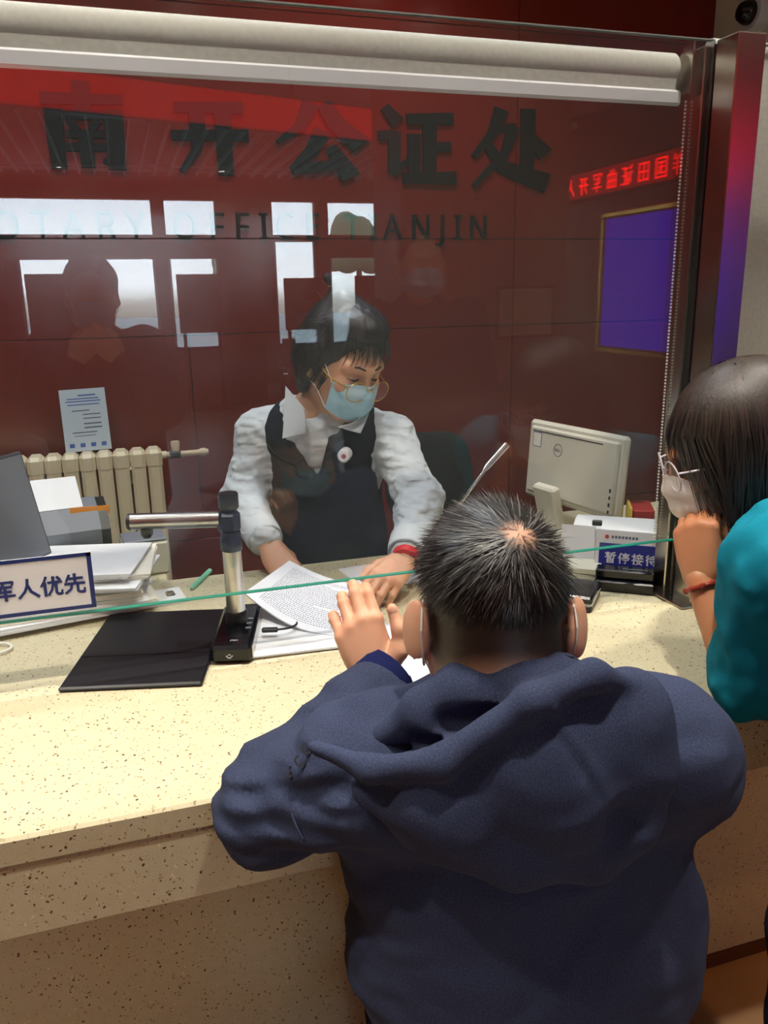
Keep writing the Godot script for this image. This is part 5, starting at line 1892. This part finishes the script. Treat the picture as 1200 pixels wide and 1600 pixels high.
	var up := Vector3(-0.12, 0.55, 0.83)
	var hq := {"A0": Vector3(0.372, 0.949, 0.679), "A1": Vector3(0.392, 0.902, 0.693), "T": Vector3(0.424, 0.826, 0.692), "P2": Vector3(0.274, 0.904, 0.661), "P1": Vector3(0.210, 0.906, 0.624), "Lm": Vector3(0.270, 0.863, 0.644), "Lm2": Vector3(0.341, 0.851, 0.673), "RT": Vector3(0.449, 0.869, 0.701), "R1": Vector3(0.471, 0.923, 0.701), "R0": Vector3(0.465, 0.976, 0.689)}
	for k in hq:
		hq[k] += O
	L = []
	rc(L, hq.A0, hq.A1, 0.056, 0.056, 0.04, up, 0.6)
	rc(L, hq.A1, hq.T, 0.056, 0.026, 0.04, up, 0.6)
	rc(L, hq.A0, hq.P2, 0.056, 0.042, 0.04, up, 0.6)
	rc(L, hq.P2, hq.P1, 0.042, 0.022, 0.03, up, 0.6)
	rc(L, hq.P1, hq.Lm, 0.022, 0.036, 0.03, up, 0.6)
	rc(L, hq.P2, hq.Lm2, 0.046, 0.042, 0.04, up, 0.6)
	rc(L, hq.Lm, hq.Lm2, 0.036, 0.042, 0.04, up, 0.6)
	rc(L, hq.Lm2, hq.T, 0.042, 0.026, 0.04, up, 0.6)
	rc(L, hq.A0, hq.R0, 0.054, 0.038, 0.04, up, 0.6)
	rc(L, hq.R0, hq.R1, 0.038, 0.034, 0.04, up, 0.6)
	rc(L, hq.R1, hq.RT, 0.034, 0.038, 0.04, up, 0.6)
	rc(L, hq.RT, hq.T, 0.038, 0.026, 0.04, up, 0.6)
	chain(L, [hp.L0, hp.L1, hp.L2, hp.S0, hp.o1, hp.o2], [0.007, 0.012, 0.014, 0.017, 0.014, 0.011], 0.014)
	chain(L, [hp.c1, hp.c2, hp.c3, hp.c4, hp.c5, hp.c6], [0.016, 0.023, 0.029, 0.029, 0.026, 0.021], 0.020)
	# folds between collar and rim, and the opening at the right
	rc(L, hp.c2 + Vector3(0.01, 0.010, 0.04), hp.c3 + Vector3(0.02, -0.010, 0.045), 0.010, 0.008, 0.014, Vector3.ZERO, 1.0, -1)
	rc(L, hp.c1 + Vector3(0.025, 0.015, 0.045), hp.c2 + Vector3(0.02, -0.02, 0.05), 0.009, 0.006, 0.014, Vector3.ZERO, 1.0, -1)
	rc(L, hp.c5 + Vector3(0.004, 0.012, 0.004), hp.c6 + Vector3(0.010, 0.006, 0.006), 0.014, 0.016, 0.008, Vector3.ZERO, 1.0, -1)
	rc(L, hq.A1 + Vector3(0.045, -0.025, 0.040), hq.RT + Vector3(-0.020, -0.01, 0.034), 0.016, 0.010, 0.03, Vector3.ZERO, 1.0, -1)
	rc(L, nb + Vector3(0, 0.13, -0.01), nb, 0.066, 0.066, 0.012, Vector3.ZERO, 1.0, -1)
	mb = MB.new()
	var drape := folds(15, 0.004, Vector3(9, 12, 9))
	var seam := (hq.T - hp.S0 as Vector3).normalized()
	var across := seam.cross(up).normalized()
	var s0: Vector3 = hp.S0
	solid(mb, L, 0.005, func(p: Vector3) -> float:
		var w := p - s0
		var d := w.dot(across) + 0.010 * sin(clampf(w.dot(seam) / 0.26, 0.0, 1.0) * PI)
		var on := smoothstep(-0.004, 0.012, w.dot(seam)) * smoothstep(-0.03, 0.0, w.dot(up))
		return float(drape.call(p)) - on * (0.0042 * exp(-pow(d / 0.0042, 2.0)) - 0.0026 * exp(-pow((d + 0.011) / 0.006, 2.0))))
	put("hood", mb, navy, P)
	# short greying hair growing from the crown
	mb = MB.new()
	var r := RandomNumberGenerator.new()
	r.seed = 5
	var ce := Vector3(0, 0.034, -0.012)
	var rad := Vector3(0.0745, 0.090, 0.094)
	for i in 17000:
		var dir := Vector3(r.randfn(), r.randfn(), r.randfn()).normalized()
		var q := ce + dir * rad
		if q.y < -0.02:
			q.z = minf(q.z, -0.045)
			q.x *= 0.92
		var h: float = hairy.call(q)
		if r.randf() > h * 1.1 - 0.05:
			continue
		var top := smoothstep(0.0, 0.075, q.y)
		var ln := lerpf(0.006, 0.030, top) * r.randf_range(0.7, 1.25) * lerpf(0.5, 1.0, h)
		var out := (dir / rad).normalized()
		var flow := q - crown
		flow = (flow - out * flow.dot(out)).normalized()
		if q.z > crown.z and q.y > 0.06:
			flow = (flow + Vector3(0.35, 0, 0.5)).normalized()
		var away := q.distance_to(crown)
		var go := (flow * lerpf(1.0, 0.8, top) + out * (0.42 + 0.2 * r.randf()) + Vector3(r.randfn(), r.randfn(), r.randfn()) * 0.17).normalized()
		var grey := r.randf()
		var base := 0.008 + 0.016 * r.randf()
		if grey < 0.10 + 0.16 * top:
			base = r.randf_range(0.04, 0.20)
		mb.tint = Color(base, base * 0.93, base * 0.90)
		var pts := PackedVector3Array()
		var ns := PackedVector3Array()
		for k in 3:
			pts.append(H * (q + go * ln * (k / 2.0) + (flow - out * 0.5) * ln * 0.22 * (k / 2.0) ** 2))
			ns.append(H.basis * out)
		strand(mb, pts, ns, 0.00055 if away > 0.02 else 0.0004)
	put("hair", mb, hair_material(0.4), P)
	mask(H, mat(rgb(158, 200, 218), 0.75), P)
	spectacles(H, M.black_gloss, M.clear, P, 0.0225, -0.004, 0.108, 0.0016)
	mb = MB.new()
	for s in [-1, 1]:
		mb.tube(PackedVector3Array([H * Vector3(s * 0.013, 0.027, 0.0985), H * Vector3(s * 0.030, 0.032, 0.092), H * Vector3(s * 0.050, 0.025, 0.078)]), [0.003, 0.0035, 0.0015], 6)
	put("eyebrows", mb, mat(rgb(34, 28, 26), 0.8), P)
	# trousers and shoes
	L = []
	for i in 2:
		rc(L, pelvis + Vector3([-0.08, 0.08][i], -0.03, 0), knee[i], 0.10, 0.072, 0.04)
		rc(L, knee[i], foot[i] + Vector3(0, 0.06, 0.01), 0.070, 0.058, 0.03)
	mb = MB.new()
	solid(mb, L, 0.015)
	put("trousers", mb, cloth(rgb(26, 28, 34), 0.1), P)
	for i in 2:
		L = []
		rc(L, foot[i] + Vector3(0, 0.008, 0.05), foot[i] + f * 0.16, 0.044, 0.038, 0.03)
		mb = MB.new()
		solid(mb, L, 0.012)
		put("shoe", mb, M.black_plastic, P)
	# stool
	var st := thing("round_stool", "black round stool under the seated man", "stool", Vector3(0.40, 0, 0.62))
	mb = MB.new()
	mb.lathe([[0.0, 0.285], [0.17, 0.285], [0.185, 0.30], [0.185, 0.325], [0.17, 0.34], [0.0, 0.342]], Transform3D(), 28)
	put("seat", mb, M.black_plastic, st)
	for i in 4:
		var a := PI / 4 + TAU * i / 4.0
		one_tube("leg", PackedVector3Array([Vector3(sin(a) * 0.11, 0.286, cos(a) * 0.11), Vector3(sin(a) * 0.17, 0.0, cos(a) * 0.17)]), 0.012, M.steel_dark, st)


# ------------------------------------------------------------------ the woman at the next window
func make_woman() -> void:
	var P := thing("person", "woman in a teal top resting her chin on her hand", "person", Vector3(1.10, 0.0, 0.50))
	var O := -P.position
	var tone := rgb(198, 136, 98)
	var H := Transform3D(looking(Vector3(-0.87, -0.30, -0.36), Vector3(-0.05, 1, 0.0)), Vector3(0.905, 1.150, 0.300) + O)
	var nb := Vector3(0.965, 1.030, 0.345) + O
	var lsh := Vector3(0.842, 1.015, 0.482) + O
	var rsh := Vector3(1.105, 1.000, 0.215) + O
	var lelb := Vector3(0.838, 0.828, 0.430) + O
	var lwr := Vector3(0.818, 0.962, 0.350) + O
	var relb := Vector3(1.16, 0.845, 0.14) + O
	var rwr := Vector3(1.05, 0.815, 0.20) + O
	var chest := Vector3(1.06, 0.925, 0.395) + O
	var pelvis := Vector3(1.09, 0.76, 0.625) + O
	var f := Vector3(-0.80, -0.3, -0.52)
	var mb := MB.new()
	var L := []
	rc(L, nb, pelvis, 0.07, 0.11, 0.05, f, 0.7)
	rc(L, rsh, lsh, 0.045, 0.045, 0.04)
	rc(L, lsh, lelb, 0.036, 0.030, 0.02)
	rc(L, rsh, relb, 0.036, 0.030, 0.02)
	rc(L, relb, rwr, 0.030, 0.022, 0.02)
	var foot := [Vector3(0.90, 0.044, 0.58) + O, Vector3(1.14, 0.044, 0.70) + O]
	for i in 2:
		rc(L, pelvis + Vector3([-0.07, 0.06][i], -0.04, [-0.03, 0.05][i]), foot[i] + Vector3(0, 0.42, 0), 0.075, 0.05, 0.03)
		rc(L, foot[i] + Vector3(0, 0.42, 0), foot[i] + Vector3(0, 0.05, 0.02), 0.05, 0.034, 0.02)
		rc(L, foot[i] + Vector3(0, 0, 0.03), foot[i] + Vector3(-0.10, 0, -0.07), 0.034, 0.028, 0.02)
	solid(mb, L, 0.015)
	L = []
	rc(L, lelb, lwr, 0.032, 0.022, 0.02)
	solid(mb, L, 0.006)
	L = []
	head_parts(L, H)
	rc(L, H * Vector3(0, -0.06, -0.02), nb, 0.050, 0.054, 0.03)
	solid(mb, L, 0.0048)
	L = []
	var hh := Transform3D(looking(Vector3(-0.72, 0.10, 0.55), Vector3(0.10, 0.97, -0.28)), lwr)
	hand_parts(L, hh, 1.0, [[0.9, 1.1, 0.5, 0.05], [0.95, 1.1, 0.5, 0.0], [1.0, 1.1, 0.5, -0.05], [1.05, 1.1, 0.5, -0.1]], THUMB, 0.92)
	solid(mb, L, 0.0036)
	L = []
	hand_parts(L, Transform3D(looking(Vector3(0, 1, 0.05), Vector3(-0.7, -0.05, 0.5)), rwr), -1.0, RELAXED, THUMB, 0.9)
	solid(mb, L, 0.005)
	put("body", mb, skin(tone), P)
	# teal top
	L = []
	rc(L, lsh, lelb + Vector3(0.012, 0.004, 0.012), 0.070, 0.058, 0.04)
	rc(L, lelb + Vector3(0.012, 0.004, 0.012), lelb.lerp(lwr, 0.20) + Vector3(0.016, 0, 0.02), 0.056, 0.042, 0.03)
	rc(L, rsh, relb, 0.066, 0.055, 0.04)
	rc(L, relb, rwr, 0.050, 0.036, 0.03)
	rc(L, rsh, lsh, 0.070, 0.072, 0.05)
	rc(L, nb + Vector3(0.02, -0.01, 0.01), chest, 0.075, 0.15, 0.06, f, 0.72)
	rc(L, chest, pelvis, 0.160, 0.165, 0.06, f, 0.74)
	rc(L, lsh + Vector3(0.06, 0.03, -0.02), chest + Vector3(0.0, 0.02, 0.12), 0.060, 0.07, 0.05)
	rc(L, H * Vector3(0, -0.06, -0.02), nb, 0.060, 0.060, 0.008, Vector3.ZERO, 1.0, -1)
	mb = MB.new()
	solid(mb, L, 0.008, folds(22, 0.010, Vector3(14, 10, 14)))
	var teal := cloth(rgb(16, 118, 140), 0.10)
	put("top", mb, teal, P)
	# trousers, shoes
	L = []
	for i in 2:
		rc(L, pelvis + Vector3([-0.07, 0.06][i], -0.02, [-0.03, 0.05][i]), foot[i] + Vector3(0, 0.42, 0), 0.105, 0.070, 0.05)
		rc(L, foot[i] + Vector3(0, 0.42, 0), foot[i] + Vector3(0, 0.06, 0.02), 0.070, 0.060, 0.03)
	mb = MB.new()
	solid(mb, L, 0.014, folds(3, 0.006, Vector3(9, 14, 9)))
	put("trousers", mb, cloth(rgb(24, 28, 40), 0.1), P)
	for i in 2:
		L = []
		rc(L, foot[i] + Vector3(0, 0.004, 0.035), foot[i] + Vector3(-0.11, 0.002, -0.08), 0.042, 0.034, 0.03)
		mb = MB.new()
		solid(mb, L, 0.011)
		put("shoe", mb, M.black_plastic, P)
	# bracelet of beads
	mb = MB.new()
	var ad := (lwr - lelb).normalized()
	var u := ad.cross(Vector3.RIGHT).normalized()
	var w := ad.cross(u)
	var ring := PackedVector3Array()
	for i in 21:
		var a := TAU * i / 20.0
		ring.append(lwr - ad * 0.012 + u * cos(a) * 0.027 + w * sin(a) * 0.027)
	mb.tube(ring, 0.0035, 8)
	for i in 10:
		mb.lathe([[0.0, -0.005], [0.0036, -0.0036], [0.005, 0], [0.0036, 0.0036], [0, 0.005]], Transform3D(Basis(), ring[i * 2]), 8)
	put("bracelet", mb, mat(rgb(150, 52, 40), 0.25), P)
	mask(H, mat(rgb(214, 204, 200), 0.75), P)
	var clear_rim := mat(rgb(206, 196, 206), 0.2)
	spectacles(H, clear_rim, M.clear, P, 0.0245, -0.004, 0.112, 0.0013)
	# shoulder-length hair
	L = []
	el(L, H * Vector3(0, 0.040, -0.026), H.basis, Vector3(0.094, 0.098, 0.112), 0.03)
	for s in [-1, 1]:
		rc(L, H * Vector3(s * 0.074, 0.01, -0.02), H * Vector3(s * 0.082, -0.09, -0.035), 0.032, 0.024, 0.04)
		rc(L, H * Vector3(s * 0.050, -0.02, -0.072), H * Vector3(s * 0.060, -0.15, -0.075), 0.050, 0.032, 0.05)
	rc(L, H * Vector3(0, -0.02, -0.085), H * Vector3(0, -0.15, -0.090), 0.055, 0.035, 0.05)
	el(L, H * Vector3(0, -0.020, 0.074), H.basis, Vector3(0.066, 0.100, 0.070), 0.02, -1)
	mb = MB.new()
	solid(mb, L, 0.0055, folds(41, 0.003, Vector3(50, 10, 50)), func(_p: Vector3, _n: Vector3) -> Color: return Color(0.018, 0.013, 0.011))
	var r := RandomNumberGenerator.new()
	r.seed = 19
	var ce := Vector3(0, 0.040, -0.026)
	var rad := Vector3(0.0955, 0.0995, 0.1135)
	var part := Vector3(-0.015, 0.14, 0.0)
	for i in 6000:
		var dir := Vector3(r.randfn(), absf(r.randfn()) * 0.9 - 0.15, r.randfn()).normalized()
		if dir.z > 0.60 and dir.y < 0.55 or dir.z > 0.75:
			continue
		var q := ce + dir * rad
		var pts := PackedVector3Array()
		var ns := PackedVector3Array()
		var tone_k := r.randf_range(0.5, 2.4)
		mb.tint = Color(0.020, 0.013, 0.010) * tone_k
		if r.randf() < 0.03:
			mb.tint = Color(0.06, 0.030, 0.020) * r.randf_range(0.6, 1.4)
		var n := r.randi_range(12, 17)
		var sway := Vector3(r.randfn(), 0, r.randfn()) * 0.10
		var last := dir
		for k in n:
			var e := (q - ce) / rad
			if e.length() < 1.0 and q.y > -0.03:
				q = ce + e.normalized() * rad * 1.002
			if q.y < 0.05 and q.z > 0.052:
				q.z -= minf(0.007, q.z - 0.052)
			last = ((q - ce) / rad / rad) * Vector3(1, clampf(1.0 if q.y > ce.y else 0.15, 0.0, 1.0), 1)
			pts.append(H * q)
			ns.append((H.basis * last).normalized())
			var down: Vector3 = H.basis.inverse() * Vector3.DOWN
			var spread := (q - part).normalized()
			var go := (down * 1.15 + spread * (0.55 if q.y > 0.03 else 0.02) + sway).normalized()
			q += go * 0.0165
		strand(mb, pts, ns, 0.0013)
	put("hair", mb, hair_material(0.5), P)


# ------------------------------------------------------------------ two people standing in the hall behind the photographer's place, mirrored in the glass
func stander(label: String, at: Vector3, turn: float, tall: float, coat: Color, hair_long: bool) -> void:
	var P := thing("person", label, "person", at, turn)
	var s := tall / 1.70
	var H := Transform3D(looking(Vector3(0, -0.12, 1)).scaled(Vector3.ONE), Vector3(0, 1.57, 0.04) * s)
	var mb := MB.new()
	var L := []
	var nb := Vector3(0, 1.42, -0.01) * s
	rc(L, nb, Vector3(0, 0.92, 0) * s, 0.07, 0.13, 0.05, Vector3.BACK, 0.7)
	var hand := [Vector3(0.08, 1.34, 0.26) * s, Vector3(-0.08, 1.34, 0.26) * s]
	var elbow := [Vector3(0.24, 1.12, 0.06) * s, Vector3(-0.24, 1.12, 0.06) * s]
	var sh := [Vector3(0.18, 1.37, -0.01) * s, Vector3(-0.18, 1.37, -0.01) * s]
	if not hair_long:
		hand = [Vector3(0.26, 0.82, 0.06) * s, Vector3(-0.26, 0.82, 0.06) * s]
		elbow = [Vector3(0.25, 1.09, -0.02) * s, Vector3(-0.25, 1.09, -0.02) * s]
	for i in 2:
		var k: float = [1.0, -1.0][i]
		rc(L, sh[i], elbow[i], 0.04, 0.034, 0.02)
		rc(L, elbow[i], hand[i], 0.034, 0.024, 0.02)
		rc(L, Vector3(k * 0.09, 0.88, 0) * s, Vector3(k * 0.10, 0.48, 0.01) * s, 0.075, 0.055, 0.03)
		rc(L, Vector3(k * 0.10, 0.48, 0.01) * s, Vector3(k * 0.10, 0.08, -0.01) * s, 0.05, 0.035, 0.02)
		rc(L, Vector3(k * 0.10, 0.04, -0.03) * s, Vector3(k * 0.11, 0.035, 0.13) * s, 0.034, 0.03, 0.02)
	solid(mb, L, 0.018)
	L = []
	head_parts(L, H)
	rc(L, H * Vector3(0, -0.06, -0.02), nb, 0.052, 0.056, 0.03)
	solid(mb, L, 0.008)
	for i in 2:
		L = []
		var dir: Vector3 = (hand[i] - elbow[i]).normalized()
		hand_parts(L, Transform3D(looking(Vector3(0, 0.3, 1) if not hair_long else Vector3(0, 0.2, 1), dir), hand[i]), [1.0, -1.0][i] * (-1.0 if not hair_long else 1.0), RELAXED, THUMB, 0.95)
		solid(mb, L, 0.0055)
	put("body", mb, skin(rgb(200, 146, 112)), P)
	L = []
	rc(L, nb + Vector3(0, -0.04, 0), Vector3(0, 1.15, 0) * s, 0.10, 0.20, 0.06, Vector3.BACK, 0.62)
	rc(L, Vector3(0, 1.15, 0) * s, Vector3(0, 0.80, 0) * s, 0.20, 0.21, 0.06, Vector3.BACK, 0.64)
	for i in 2:
		rc(L, sh[i], elbow[i], 0.078, 0.062, 0.05)
		rc(L, elbow[i], elbow[i].lerp(hand[i], 0.92), 0.060, 0.044, 0.03)
	mb = MB.new()
	solid(mb, L, 0.014, folds(int(tall * 100), 0.008, Vector3(8, 10, 8)))
	put("coat", mb, cloth(coat, 0.1), P)
	L = []
	for i in 2:
		var k: float = [1.0, -1.0][i]
		rc(L, Vector3(k * 0.09, 0.84, 0) * s, Vector3(k * 0.10, 0.48, 0.01) * s, 0.095, 0.075, 0.04)
		rc(L, Vector3(k * 0.10, 0.48, 0.01) * s, Vector3(k * 0.10, 0.09, -0.01) * s, 0.074, 0.062, 0.03)
	mb = MB.new()
	solid(mb, L, 0.016)
	put("trousers", mb, cloth(rgb(30, 30, 36), 0.1), P)
	for k in [1.0, -1.0]:
		L = []
		rc(L, Vector3(k * 0.10, 0.045, -0.04) * s, Vector3(k * 0.11, 0.042, 0.14) * s, 0.043, 0.038, 0.03)
		mb = MB.new()
		solid(mb, L, 0.012)
		put("shoe", mb, M.black_plastic, P)
	L = []
	el(L, H * Vector3(0, 0.044, -0.022), H.basis, Vector3(0.090, 0.092, 0.104), 0.03)
	if hair_long:
		rc(L, H * Vector3(0, 0, -0.07), H * Vector3(0, -0.16, -0.08), 0.075, 0.06, 0.05, Vector3.BACK, 0.6)
	el(L, H * Vector3(0, -0.020, 0.080), H.basis, Vector3(0.068, 0.105, 0.070), 0.02, -1)
	mb = MB.new()
	solid(mb, L, 0.008, folds(2, 0.004, Vector3(40, 12, 40)))
	put("hair", mb, mat(rgb(28, 24, 22), 0.45), P)
	mask(H, mat(rgb(150, 190, 210), 0.8), P)


func make_bystanders() -> void:
	stander("long-haired woman in a dark coat mirrored in the glass before the windows", Vector3(-0.08, 0, 1.75), PI, 1.52, rgb(54, 44, 46), true)
	stander("short-haired man in a dark jacket mirrored in the glass behind the seated man", Vector3(1.02, 0, 1.45), PI + 0.2, 1.62, rgb(30, 28, 30), false)
